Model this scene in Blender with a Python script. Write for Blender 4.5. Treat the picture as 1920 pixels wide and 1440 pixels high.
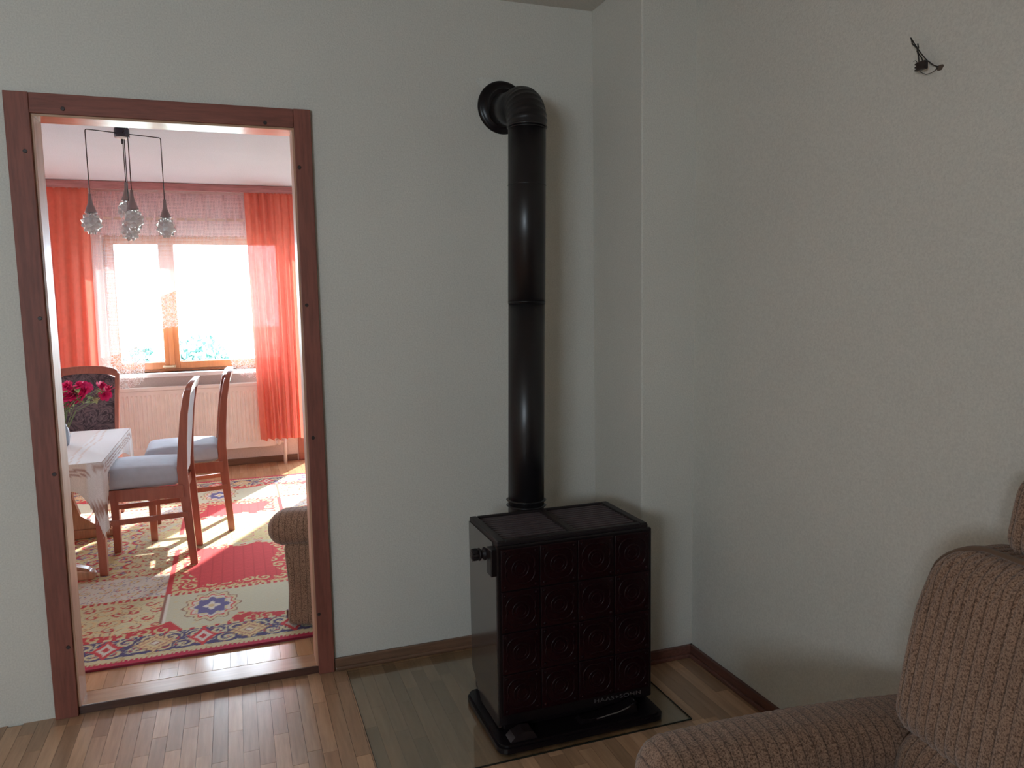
import bpy, bmesh, math, random
import numpy as np
from mathutils import Vector, Matrix, Euler, noise as mnoise
random.seed(7)
SC = bpy.context.scene
for o in list(bpy.data.objects):
    bpy.data.objects.remove(o)
COL = SC.collection

# ------------------------------------------------------------ camera
def look(yaw, pitch, roll):
    cy, sy, cp, sp = math.cos(yaw), math.sin(yaw), math.cos(pitch), math.sin(pitch)
    f = Vector((sy*cp, cy*cp, sp)); r = Vector((cy, -sy, 0)); u = r.cross(f)
    cr, sr = math.cos(roll), math.sin(roll)
    return Matrix((r*cr+u*sr, -r*sr+u*cr, -f)).transposed()
cd = bpy.data.cameras.new('camera')
cam = bpy.data.objects.new('camera', cd); COL.objects.link(cam)
cd.sensor_fit = 'HORIZONTAL'; cd.sensor_width = 36.0; cd.lens = 36.0*1448.27/1920
cd.clip_start = 0.05; cd.clip_end = 400
cam.matrix_world = Matrix.Translation((0.6435, -2.9059, 1.399)) @ look(0.3436, -0.108, -0.0174).to_4x4()
SC.camera = cam

# ------------------------------------------------------------ light and exposure
WORLD_STRENGTH = 30.0
SUN_STRENGTH = 22.0
SC.view_settings.view_transform = 'Standard'
SC.view_settings.look = 'None'
SC.view_settings.exposure = 0.0
SC.view_settings.gamma = 1.0
SC.view_settings.use_curve_mapping = False
SC.cycles.use_denoising = True
SC.cycles.max_bounces = 12
SC.cycles.diffuse_bounces = 6
SC.cycles.glossy_bounces = 4
SC.cycles.transmission_bounces = 8
SC.cycles.transparent_max_bounces = 24
SC.cycles.sample_clamp_indirect = 6.0
SC.cycles.caustics_reflective = False
SC.cycles.caustics_refractive = False
w = bpy.data.worlds.new('sky'); SC.world = w; w.use_nodes = True
bg = w.node_tree.nodes['Background']
bg.inputs[0].default_value = (0.76, 0.89, 1.0, 1); bg.inputs[1].default_value = WORLD_STRENGTH
sd = bpy.data.lights.new('sun', 'SUN'); sd.energy = SUN_STRENGTH; sd.angle = math.radians(0.8); sd.color = (1.0, 0.93, 0.82)
so = bpy.data.objects.new('sun', sd); COL.objects.link(so)
_el = math.radians(31)
to_sun = Vector((.47*math.cos(_el), .88*math.cos(_el), math.sin(_el))).normalized()
so.rotation_euler = to_sun.to_track_quat('Z', 'Y').to_euler(); so.location = (8, 14, 9)
YB_ = -4.3
def portal(name, loc, rot, sx, sy):
    d = bpy.data.lights.new(name, 'AREA'); d.shape = 'RECTANGLE'; d.size = sx; d.size_y = sy
    d.cycles.is_portal = True
    o = bpy.data.objects.new(name, d); COL.objects.link(o); o.location = loc; o.rotation_euler = rot
portal('window_portal', (0.39, 4.32, 1.42), (math.pi/2*-1, 0, 0), 1.42, 1.15)
portal('door_portal', (1.58, 4.32, 1.06), (math.pi/2*-1, 0, 0), 0.8, 2.1)
portal('added_window_portal', (-1.75, 4.32, 1.42), (math.pi/2*-1, 0, 0), 1.2, 1.12)  # sky portal for the added unseen window
portal('side_portal', (-1.22, YB_-.12, 1.58), (math.pi/2, 0, 0), 1.35, .68)

# ------------------------------------------------------------ materials
def nt(name):
    m = bpy.data.materials.new(name); m.use_nodes = True
    t = m.node_tree; return m, t, t.nodes['Principled BSDF']
def N(t, typ, **kw):
    n = t.nodes.new(typ)
    for k, v in kw.items(): setattr(n, k, v)
    return n
def setin(n, **kw):
    for k, v in kw.items(): n.inputs[k.replace('_', ' ')].default_value = v
def c4(c): return (c[0], c[1], c[2], 1)
def bump(t, b, height, strength, dist=0.002):
    n = N(t, 'ShaderNodeBump'); n.inputs['Strength'].default_value = strength; n.inputs['Distance'].default_value = dist
    t.links.new(height, n.inputs['Height']); t.links.new(n.outputs[0], b.inputs['Normal']); return n
def coords(t, scale=(1, 1, 1), kind='Object'):
    tc = N(t, 'ShaderNodeTexCoord'); mp = N(t, 'ShaderNodeMapping'); mp.inputs['Scale'].default_value = scale
    t.links.new(tc.outputs[kind], mp.inputs[0]); return mp.outputs[0]
def noisetex(t, vec, scale, detail=4, rough=.5):
    n = N(t, 'ShaderNodeTexNoise'); n.inputs['Scale'].default_value = scale
    n.inputs['Detail'].default_value = detail; n.inputs['Roughness'].default_value = rough
    t.links.new(vec, n.inputs['Vector']); return n.outputs['Fac']
def ramp(t, fac, stops):
    r = N(t, 'ShaderNodeValToRGB'); e = r.color_ramp.elements
    while len(e) < len(stops): e.new(0.5)
    for i, (p, c) in enumerate(stops): e[i].position = p; e[i].color = c4(c)
    t.links.new(fac, r.inputs[0]); return r.outputs[0]
def mixc(t, a, b, fac, mode='MIX'):
    m = N(t, 'ShaderNodeMix', data_type='RGBA', blend_type=mode)
    for s, v in ((6, a), (7, b), (0, fac)):
        if hasattr(v, 'links'): t.links.new(v, m.inputs[s])
        else: m.inputs[s].default_value = v if not isinstance(v, tuple) else c4(v)
    return m.outputs[2]
def plain(name, col, rough=.5, metal=0, coat=0, spec=.5, var=.06, nscale=8, bmp=0, bscale=60):
    m, t, b = nt(name); v = coords(t)
    f = noisetex(t, v, nscale)
    lo = tuple(max(0, c*(1-var)) for c in col); hi = tuple(min(1, c*(1+var)) for c in col)
    t.links.new(ramp(t, f, [(.3, lo), (.7, hi)]), b.inputs['Base Color'])
    setin(b, Roughness=rough, Metallic=metal); b.inputs['Coat Weight'].default_value = coat
    b.inputs['Coat Roughness'].default_value = .12; b.inputs['Specular IOR Level'].default_value = spec
    if bmp: bump(t, b, noisetex(t, v, bscale, 6), bmp)
    return m
def plaster(name, col, strength=.5):
    m, t, b = nt(name); v = coords(t)
    big = noisetex(t, v, 1.6, 3); fine = noisetex(t, v, 190, 3, .6); mid = noisetex(t, v, 70, 4, .6)
    c = ramp(t, big, [(.3, tuple(x*.97 for x in col)), (.7, tuple(x*1.02 for x in col))])
    c = mixc(t, c, ramp(t, fine, [(.35, (.88, .88, .88)), (.65, (1, 1, 1))]), 1.0, 'MULTIPLY')
    t.links.new(c, b.inputs['Base Color']); setin(b, Roughness=.93); b.inputs['Specular IOR Level'].default_value = .15
    a = N(t, 'ShaderNodeMath', operation='ADD'); t.links.new(fine, a.inputs[0]); t.links.new(mid, a.inputs[1])
    bump(t, b, a.outputs[0], strength, .003); return m
def wood(name, c1, c2, axis='z', rough=.35, coat=.3, rnd=0, grain=1.0, dark=.55):
    m, t, b = nt(name)
    s = {'x': (1.2, 14, 14), 'y': (14, 1.2, 14), 'z': (14, 14, 1.2)}[axis]
    tc = N(t, 'ShaderNodeTexCoord'); oi = N(t, 'ShaderNodeObjectInfo')
    geo = N(t, 'ShaderNodeNewGeometry')
    ad = N(t, 'ShaderNodeVectorMath', operation='MULTIPLY_ADD'); ad.inputs[1].default_value = s
    t.links.new(geo.outputs['Position'], ad.inputs[0])
    rv = N(t, 'ShaderNodeVectorMath', operation='SCALE'); rv.inputs[0].default_value = (37, 91, 53); t.links.new(oi.outputs['Random'], rv.inputs['Scale'])
    t.links.new(rv.outputs[0], ad.inputs[2]); v = ad.outputs[0]
    n1 = noisetex(t, v, 1.3, 6, .6); n2 = noisetex(t, v, 7.0*grain, 3, .6)
    c = ramp(t, n1, [(.3, c1), (.7, c2)])
    c = mixc(t, c, ramp(t, n2, [(.35, (dark, dark, dark)), (.6, (1, 1, 1))]), .55, 'MULTIPLY')
    if rnd:
        rr = N(t, 'ShaderNodeMapRange'); rr.inputs[3].default_value = 1-rnd; rr.inputs[4].default_value = 1+rnd*.6
        t.links.new(oi.outputs['Random'], rr.inputs[0])
        hs = N(t, 'ShaderNodeHueSaturation'); t.links.new(rr.outputs[0], hs.inputs['Value']); t.links.new(c, hs.inputs['Color']); c = hs.outputs[0]
    t.links.new(c, b.inputs['Base Color']); setin(b, Roughness=rough)
    b.inputs['Coat Weight'].default_value = coat; b.inputs['Coat Roughness'].default_value = .15
    bump(t, b, n2, .12, .001); return m
def cloth(name, col, trans=.0, open_=0, rough=.9, weave=900, var=.05, sheen=.2):
    m, t, b = nt(name); v = coords(t)
    f = noisetex(t, v, 25, 4); c = ramp(t, f, [(.3, tuple(x*(1-var) for x in col)), (.7, tuple(min(1, x*(1+var)) for x in col))])
    t.links.new(c, b.inputs['Base Color']); setin(b, Roughness=rough); b.inputs['Sheen Weight'].default_value = sheen
    b.inputs['Specular IOR Level'].default_value = .2
    bump(t, b, noisetex(t, v, weave*.3, 2), .25, .001)
    if trans:
        tr = N(t, 'ShaderNodeBsdfTranslucent'); t.links.new(c, tr.inputs[0])
        mx = N(t, 'ShaderNodeMixShader'); mx.inputs[0].default_value = trans
        t.links.new(b.outputs[0], mx.inputs[1]); t.links.new(tr.outputs[0], mx.inputs[2])
        if open_:
            tp = N(t, 'ShaderNodeBsdfTransparent'); m2 = N(t, 'ShaderNodeMixShader'); m2.inputs[0].default_value = open_
            t.links.new(mx.outputs[0], m2.inputs[1]); t.links.new(tp.outputs[0], m2.inputs[2]); mx = m2
        t.links.new(mx.outputs[0], t.nodes['Material Output'].inputs[0])
    return m
def glasspane(name, tint=(1, 1, 1), refl=.5):
    m, t, b = nt(name); t.nodes.remove(b)
    tr = N(t, 'ShaderNodeBsdfTransparent'); tr.inputs[0].default_value = c4(tint)
    gl = N(t, 'ShaderNodeBsdfGlossy'); gl.inputs['Roughness'].default_value = .05
    fr = N(t, 'ShaderNodeFresnel'); fr.inputs[0].default_value = 1.45
    mu = N(t, 'ShaderNodeMath', operation='MULTIPLY'); mu.inputs[1].default_value = refl; t.links.new(fr.outputs[0], mu.inputs[0])
    mx = N(t, 'ShaderNodeMixShader'); t.links.new(mu.outputs[0], mx.inputs[0]); t.links.new(tr.outputs[0], mx.inputs[1]); t.links.new(gl.outputs[0], mx.inputs[2])
    t.links.new(mx.outputs[0], t.nodes['Material Output'].inputs[0]); return m
def net(name, col, mode, dens):
    """open-work textile: transparent holes between white threads"""
    m, t, b = nt(name); t.nodes.remove(b)
    geo = N(t, 'ShaderNodeNewGeometry')
    df = N(t, 'ShaderNodeBsdfDiffuse'); df.inputs[0].default_value = c4(col)
    tl = N(t, 'ShaderNodeBsdfTranslucent'); tl.inputs[0].default_value = c4(col)
    a = N(t, 'ShaderNodeMixShader'); a.inputs[0].default_value = .25 if mode == 'fine' else .05; t.links.new(df.outputs[0], a.inputs[1]); t.links.new(tl.outputs[0], a.inputs[2])
    tr = N(t, 'ShaderNodeBsdfTransparent')
    mx = N(t, 'ShaderNodeMixShader'); t.links.new(tr.outputs[0], mx.inputs[1]); t.links.new(a.outputs[0], mx.inputs[2])
    mp = N(t, 'ShaderNodeMapping'); t.links.new(geo.outputs['Position'], mp.inputs[0]); mp.inputs['Scale'].default_value = (1, 0, 1)
    if mode == 'fine':
        vo = N(t, 'ShaderNodeTexVoronoi'); vo.inputs['Scale'].default_value = 95; vo.inputs['Randomness'].default_value = .15
        t.links.new(mp.outputs[0], vo.inputs['Vector'])
        r = ramp(t, vo.outputs['Distance'], [(.25, (dens*.45,)*3), (.4, (min(1, dens*1.2),)*3)])
    else:
        vo = N(t, 'ShaderNodeTexVoronoi', feature='DISTANCE_TO_EDGE'); vo.inputs['Scale'].default_value = 55; vo.inputs['Randomness'].default_value = 1
        t.links.new(mp.outputs[0], vo.inputs['Vector'])
        v2 = N(t, 'ShaderNodeTexVoronoi'); v2.inputs['Scale'].default_value = 17; v2.inputs['Randomness'].default_value = .2
        t.links.new(mp.outputs[0], v2.inputs['Vector'])
        r1 = ramp(t, vo.outputs['Distance'], [(.05, (.95,)*3), (.11, (.22,)*3)])
        r2 = ramp(t, v2.outputs['Distance'], [(.15, (1,)*3), (.21, (0,)*3)])
        r = mixc(t, r1, r2, .75, 'LIGHTEN')
    t.links.new(r, mx.inputs[0]); t.links.new(mx.outputs[0], t.nodes['Material Output'].inputs[0]); return m
def vcol(name, rough=.95, ribs=0):
    m, t, b = nt(name); at = N(t, 'ShaderNodeAttribute'); at.attribute_name = 'col'
    v = coords(t); f = noisetex(t, v, 320, 2)
    c = mixc(t, at.outputs['Color'], ramp(t, f, [(.3, (.78, .78, .78)), (.7, (1, 1, 1))]), .8, 'MULTIPLY')
    t.links.new(c, b.inputs['Base Color']); setin(b, Roughness=rough); b.inputs['Specular IOR Level'].default_value = .12
    bump(t, b, f, .5, .002); return m

M = {}
M['wall'] = plaster('cream_rough_plaster', (.70, .685, .625))
M['wall_rear'] = plaster('warm_white_plaster', (.84, .74, .70), .35)
M['ceil'] = plaster('ceiling_white', (.66, .63, .58), .3)
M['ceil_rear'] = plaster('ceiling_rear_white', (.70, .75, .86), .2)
M['casing'] = wood('brown_door_casing', (.205, .062, .042), (.28, .092, .064), 'z', .58, .0)
M['casing_h'] = wood('brown_door_casing_across', (.205, .062, .042), (.28, .092, .064), 'x', .58, .0)
M['lining'] = wood('lacquered_door_lining', (.50, .27, .17), (.60, .36, .25), 'z', .48, .12, grain=.6, dark=.8)
M['sill'] = wood('lacquered_threshold', (.50, .30, .18), (.62, .40, .26), 'x', .3, .4, grain=.6, dark=.8)
M['dark_wood'] = wood('dark_threshold_edge', (.07, .03, .02), (.11, .045, .03), 'x', .5, .1)
M['peg'] = plain('dark_peg', (.03, .014, .012), .5)
M['base'] = wood('baseboard_wood', (.16, .085, .05), (.24, .13, .08), 'x', .45, .15)
M['base_red'] = wood('baseboard_red_wood', (.14, .06, .045), (.22, .09, .065), 'y', .45, .15)
M['parquet'] = wood('parquet_oak', (.45, .26, .145), (.60, .375, .23), 'y', .33, .35, rnd=.30, grain=.8, dark=.72)
M['parquet_rear'] = wood('parquet_rear', (.52, .28, .14), (.64, .38, .22), 'y', .25, .45, rnd=.18, grain=.6, dark=.8)
M['gap'] = plain('floor_joint', (.06, .035, .02), .9)
M['enamel'] = plain('black_enamel', (.008, .005, .006), .3, spec=.3, var=.1)
M['pipe'] = plain('black_stove_pipe', (.010, .008, .009), .33, spec=.5, var=.15, nscale=20)
M['side'] = plain('stove_side_reflection', (.045, .034, .03), .16, coat=.6, var=.1)  # brown-grey reflection of the room put into the base colour
M['tile'] = plain('dark_red_glazed_tile', (.011, .0018, .003), .3, spec=.18, var=.4, nscale=5, bmp=.03, bscale=30)
M['iron'] = plain('cast_iron', (.014, .009, .010), .45, spec=.3, var=.1)
M['slat'] = plain('dull_slat_iron', (.075, .055, .058), .5, spec=.3)
M['chrome'] = plain('lip_silver', (.42, .42, .42), .3, metal=1)
M['badge'] = plain('grey_badge_letters', (.22, .2, .2), .4, metal=.6)
M['floor_glass'] = glasspane('clear_floor_glass', (.96, .97, .94), .45)
M['glass'] = glasspane('window_glass', (.98, .99, 1), .6)
M['glass_edge'] = plain('dark_glass_edge', (.012, .016, .013), .15)
M['chair'] = wood('reddish_chair_wood', (.33, .095, .06), (.43, .14, .09), 'z', .3, .35, grain=.8, dark=.75)
M['seat'] = cloth('blue_grey_seat_fabric', (.50, .56, .65))
M['trestle'] = wood('table_wood', (.42, .20, .11), (.54, .29, .17), 'z', .35, .35)
M['curtain'] = cloth('orange_red_curtain', (.80, .235, .17), .33, open_=.018, sheen=0)
M['heading'] = cloth('pale_heading_tape', (.75, .45, .40), .2)
M['net'] = net('fine_net', (.86, .88, .95), 'fine', .40)
M['valance'] = net('pink_net', (.80, .62, .66), 'fine', .62)
M['lace'] = net('lace', (.93, .94, .96), 'lace', .9)
M['ribbon'] = cloth('beige_ribbon', (.86, .76, .70), .35)
M['pelmet'] = wood('mauve_brown_pelmet', (.42, .17, .17), (.52, .23, .23), 'x', .45, .1)
M['win_wood'] = wood('orange_window_wood', (.46, .15, .05), (.56, .20, .07), 'z', .35, .4, grain=.7, dark=.8)
M['rad'] = plain('radiator_enamel', (.90, .84, .80), .4)
M['white'] = plain('white_paint', (.85, .85, .86), .35)
M['valve'] = plain('pale_valve', (.78, .72, .68), .4)
M['brass'] = plain('pale_brass', (.75, .62, .42), .3, metal=.8)
M['taupe'] = plain('taupe_lamp_metal', (.24, .19, .19), .38, metal=.3)
M['lampdark'] = plain('dark_lamp_metal', (.05, .05, .065), .25, metal=.7)
M['vcloth'] = vcol('striped_tablecloth')
M['rugm'] = vcol('patterned_rug_pile')
M['rug_edge'] = cloth('dark_red_rug_edge', (.20, .015, .03))
M['leaf'] = plain('rose_leaf', (.34, .44, .20), .5, var=.4, nscale=40)
M['stem'] = plain('rose_stem', (.16, .22, .09), .5)
M['rose'] = plain('magenta_rose', (.88, .03, .22), .6, var=.25, nscale=60)
M['tree'] = plain('hazed_tree_leaf', (.14, .28, .24), .8, var=.4, nscale=2)  # bluish haze of distance mixed into the leaf green
M['trunk'] = plain('tree_bark', (.10, .07, .05), .9)
M['ground'] = plain('meadow', (.27, .29, .24), .95, var=.2, nscale=.3)
M['wire'] = plain('black_wire', (.012, .010, .009), .5)
M['hole'] = plain('hole_shade', (.10, .075, .055), .95)
M['block'] = plain('brown_terminal_block', (.020, .010, .009), .4)
M['patch'] = plaster('bare_plaster_patch', (.74, .74, .69), 1.0)
# upholstery with flecks
def uph(ax, nm):
    m, t, b = nt(nm); v = coords(t)
    f = noisetex(t, v, 260, 3, .7); g = noisetex(t, v, 6, 3)
    c = ramp(t, f, [(.38, (.11, .058, .034)), (.55, (.33, .20, .135)), (.75, (.40, .26, .175))])
    c = mixc(t, c, ramp(t, g, [(.3, (.88,)*3), (.7, (1.0,)*3)]), 1.0, 'MULTIPLY')
    tc = N(t, 'ShaderNodeTexCoord'); sp = N(t, 'ShaderNodeSeparateXYZ'); t.links.new(tc.outputs['Object'], sp.inputs[0])
    mu = N(t, 'ShaderNodeMath', operation='MULTIPLY'); mu.inputs[1].default_value = math.pi/.026; t.links.new(sp.outputs[ax], mu.inputs[0])
    si = N(t, 'ShaderNodeMath', operation='SINE'); t.links.new(mu.outputs[0], si.inputs[0])
    ab = N(t, 'ShaderNodeMath', operation='ABSOLUTE'); t.links.new(si.outputs[0], ab.inputs[0])
    c = mixc(t, c, ramp(t, ab.outputs[0], [(.06, (.50,)*3), (.26, (1.0,)*3)]), 1.0, 'MULTIPLY')
    t.links.new(c, b.inputs['Base Color']); setin(b, Roughness=.95); b.inputs['Sheen Weight'].default_value = .25
    b.inputs['Specular IOR Level'].default_value = .1
    bump(t, b, f, .6, .003); return m
M['uph_x'] = uph('X', 'brown_chenille_ribbed_across'); M['uph_y'] = uph('Y', 'brown_chenille_ribbed_upright')
M['piping'] = cloth('dark_piping', (.13, .075, .045))
def brocade():
    m, t, b = nt('dark_floral_brocade'); v = coords(t)
    wv = N(t, 'ShaderNodeTexNoise'); wv.inputs['Scale'].default_value = 9; wv.inputs['Detail'].default_value = 1; wv.inputs['Distortion'].default_value = 3.5
    t.links.new(v, wv.inputs['Vector'])
    c = ramp(t, wv.outputs['Fac'], [(.40, (.055, .04, .05)), (.47, (.20, .15, .16)), (.53, (.06, .045, .055)), (.62, (.17, .12, .13))])
    t.links.new(c, b.inputs['Base Color']); setin(b, Roughness=.85); return m
M['brocade'] = brocade()
def lampglass():
    m, t, b = nt('faceted_clear_glass')
    setin(b, Roughness=.03, IOR=1.45); b.inputs['Base Color'].default_value = (.96, .98, 1, 1)
    b.inputs['Transmission Weight'].default_value = .5; setin(b, Roughness=.07)
    return m
M['lampglass'] = lampglass()
M['vase'] = lampglass(); M['vase'].name = 'pale_blue_vase_glass'; M['vase'].node_tree.nodes['Principled BSDF'].inputs['Base Color'].default_value = (.7, .85, 1, 1)

# ------------------------------------------------------------ helpers
def link(name, me, m, parent=None, smooth=False, loc=None, rot=None):
    o = bpy.data.objects.new(name, me); COL.objects.link(o)
    if m is not None and not me.materials: me.materials.append(m)
    if parent is not None: o.parent = parent
    if loc is not None: o.location = loc
    if rot is not None: o.rotation_euler = rot
    if smooth:
        me.polygons.foreach_set('use_smooth', [True]*len(me.polygons))
    return o
def obj(name, bm, m, parent=None, smooth=False, **kw):
    me = bpy.data.meshes.new(name); bmesh.ops.recalc_face_normals(bm, faces=bm.faces); bm.to_mesh(me); bm.free()
    return link(name, me, m, parent, smooth, **kw)
def grp(name, label=None, cat=None, group=None, kind=None, loc=(0, 0, 0), rz=0):
    o = bpy.data.objects.new(name, None); COL.objects.link(o); o.location = loc; o.rotation_euler = (0, 0, rz)
    o.empty_display_size = .05
    tag(o, label, cat, group, kind); return o
def tag(o, label=None, cat=None, group=None, kind=None):
    for k, v in (('label', label), ('category', cat), ('group', group), ('kind', kind)):
        if v: o[k] = v
    return o
def BM(): return bmesh.new()
def box(bm, x0, x1, y0, y1, z0, z1, bev=0, seg=2):
    r = bmesh.ops.create_cube(bm, size=1)['verts']
    for v in r:
        v.co = Vector(((x0+x1)/2+v.co.x*(x1-x0), (y0+y1)/2+v.co.y*(y1-y0), (z0+z1)/2+v.co.z*(z1-z0)))
    if bev:
        es = list({e for v in r for e in v.link_edges})
        bmesh.ops.bevel(bm, geom=es, offset=bev, segments=seg, affect='EDGES', profile=.5)
    return bm
def bx(*a, **k): return box(BM(), *a, **k)
def tube(bm, pts, r, n=10, cap=True):
    pts = [Vector(p) for p in pts]; rings = []
    rr = r if isinstance(r, (list, tuple)) else [r]*len(pts)
    up = None
    for i, p in enumerate(pts):
        d = (pts[min(i+1, len(pts)-1)]-pts[max(i-1, 0)]).normalized()
        if up is None:
            up = d.orthogonal().normalized()
        else:
            up = (up-d*up.dot(d)).normalized()
        s = d.cross(up)
        rings.append([bm.verts.new(p+(up*math.cos(2*math.pi*k/n)+s*math.sin(2*math.pi*k/n))*rr[i]) for k in range(n)])
    for a, b in zip(rings, rings[1:]):
        for k in range(n): bm.faces.new((a[k], a[(k+1) % n], b[(k+1) % n], b[k]))
    if cap:
        bm.faces.new(rings[0][::-1]); bm.faces.new(rings[-1])
    return bm
def lathe(bm, prof, n=24, c=(0, 0, 0), axis='z', cap=True):
    rings = []
    for r, h in prof:
        ring = []
        for k in range(n):
            a = 2*math.pi*k/n; u, v = r*math.cos(a), r*math.sin(a)
            p = {'z': (u, v, h), 'y': (u, h, v), 'x': (h, u, v)}[axis]
            ring.append(bm.verts.new(Vector(p)+Vector(c)))
        rings.append(ring)
    for a, b in zip(rings, rings[1:]):
        for k in range(n): bm.faces.new((a[k], a[(k+1) % n], b[(k+1) % n], b[k]))
    if cap: bm.faces.new(rings[0][::-1]); bm.faces.new(rings[-1])
    return bm
def prism(bm, pts, axis, a, b):
    """extrude 2-D outline: axis y -> pts are (x,z); axis x -> (y,z); axis z -> (x,y)"""
    def P(p, h): return {'y': (p[0], h, p[1]), 'x': (h, p[0], p[1]), 'z': (p[0], p[1], h)}[axis]
    A = [bm.verts.new(P(p, a)) for p in pts]; B = [bm.verts.new(P(p, b)) for p in pts]
    n = len(pts)
    bm.faces.new(A[::-1]); bm.faces.new(B)
    for i in range(n): bm.faces.new((A[i], A[(i+1) % n], B[(i+1) % n], B[i]))
    return bm
def strip(bm, A, B, C, D):
    """closed ribbon loft between 4 corner-polylines (rectangular section sweeping)"""
    L = [[bm.verts.new(p) for p in q] for q in (A, B, C, D)]
    n = len(A)
    for i in range(n-1):
        for k in range(4): bm.faces.new((L[k][i], L[(k+1) % 4][i], L[(k+1) % 4][i+1], L[k][i+1]))
    bm.faces.new([L[k][0] for k in range(4)][::-1]); bm.faces.new([L[k][-1] for k in range(4)])
    return bm
def gridmesh(name, nu, nv, fn):
    vs = [fn(i/nu, j/nv) for j in range(nv+1) for i in range(nu+1)]
    fs = [(j*(nu+1)+i, j*(nu+1)+i+1, (j+1)*(nu+1)+i+1, (j+1)*(nu+1)+i) for j in range(nv) for i in range(nu)]
    me = bpy.data.meshes.new(name); me.from_pydata(vs, [], fs); me.update(); return me
def rbox(h, r, n, warp=None, rib=None, c=(0, 0, 0), pw=None):
    """rounded box of half sizes h with radius r, each face n x n, optional rib(normal,pos)->offset and warp"""
    bm = BM(); bmesh.ops.create_cube(bm, size=2)
    bmesh.ops.subdivide_edges(bm, edges=bm.edges[:], cuts=1, use_grid_fill=True) if False else None
    bm.free(); bm = BM()
    nx, ny, nz = n
    cnt = {0: nx, 1: ny, 2: nz}; cache = {}
    def vert(p):
        k = tuple(round(x, 6) for x in p)
        if k in cache: return cache[k]
        q = Vector((p[0]*h[0], p[1]*h[1], p[2]*h[2]))
        inn = Vector([max(-(h[i]-r), min(h[i]-r, q[i])) for i in range(3)])
        d = q-inn
        # square-to-sphere style even spread on the rounded rim
        nrm = d.normalized() if d.length > 1e-9 else Vector((0, 0, 1))
        pos = inn+nrm*r
        if rib: pos = pos+nrm*rib(pos, nrm)
        if warp: pos = Vector(warp(pos))
        v = bm.verts.new(pos+Vector(c)); cache[k] = v; return v
    def lin(m, ax):
        # more samples near the rims
        e = r/h[ax]; k = max(3, m//6); out = [-1+e*(1-math.cos(math.pi/2*i/k)) if False else -1+e*i/k for i in range(k)]
        mid = [(-1+e)+(2-2*e)*i/m for i in range(m+1)]
        return out+mid+[-a for a in out[::-1]]
    X, Y, Z = lin(nx, 0), lin(ny, 1), lin(nz, 2)
    def face(A, B, f):
        for i in range(len(A)-1):
            for j in range(len(B)-1):
                try: bm.faces.new([vert(f(a, b)) for a, b in ((A[i], B[j]), (A[i+1], B[j]), (A[i+1], B[j+1]), (A[i], B[j+1]))])
                except ValueError: pass
    for s in (-1, 1):
        face(X, Y, lambda a, b: (a, b, s)); face(X, Z, lambda a, b: (a, s, b)); face(Y, Z, lambda a, b: (s, a, b))
    return bm
def interp(x, pts):
    if x <= pts[0][0]: return pts[0][1]
    for (a, p), (b, q) in zip(pts, pts[1:]):
        if x <= b: return p+(q-p)*(x-a)/(b-a)
    return pts[-1][1]
def copy_tree(o, parent=None):
    c = o.copy(); COL.objects.link(c); c.parent = parent
    for ch in [x for x in kids if x.parent is o] if False else list(o.children):
        copy_tree(ch, c)
    return c

# ============================================================ the setting: front room
S = 'structure'
W_, CL, CR, SH, TH, H = .9372, .0778, .0654, .029, .1017, 2.08
XC, DC, XR, HC = 2.048, .40, 2.271, 2.534
XL, YB = -2.62, -4.3
def struct(name, bm, m, **kw): return tag(obj(name, bm, m, **kw), kind=S)
bm = BM()
for b in ((XL-.1, .03, 0, .10, -.2, 2.7), (W_-.03, 4.2, 0, .10, -.2, 2.7), (.03, W_-.03, 0, .10, 2.03, 2.7), (.03, W_-.03, 0, .10, -.2, -.05)): box(bm, *b)
struct('wall_back', bm, M['wall'])
struct('wall_corner', bx(XC, XR+.05, -DC, .001, 0, HC+.05, bev=.006), M['wall'])
struct('wall_right', bx(XR, XR+.1, YB-.1, .0, -.2, 2.7), M['wall'])
bm = BM()
QX0, QX1, QZ0, QZ1 = -1.9, -.55, 1.24, 1.92
for b in ((XL-.1, QX0, -.2, 2.7), (QX1, XR+.1, -.2, 2.7), (QX0, QX1, -.2, QZ0), (QX0, QX1, QZ1, 2.7)): box(bm, b[0], b[1], YB-.1, YB, b[2], b[3])
struct('wall_front', bm, M['wall'])
struct('wall_left', bx(XL-.15, XL, YB-.1, 0, -.2, 2.7), M['wall'])
struct('ceiling', bx(XL-.1, XR+.1, YB-.1, .0, HC, HC+.15), M['ceil'])
w2 = grp('window_2', kind=S)
bm = BM()
for b in ((QX0, QX0+.06), (QX1-.06, QX1), (-1.25, -1.19)): box(bm, b[0], b[1], YB-.09, YB-.03, QZ0, QZ1, .004)
for b in ((QZ0, QZ0+.06), (QZ1-.06, QZ1)): box(bm, QX0, QX1, YB-.09, YB-.03, b[0], b[1], .004)
obj('window_frame', bm, M['win_wood'], w2)

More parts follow.
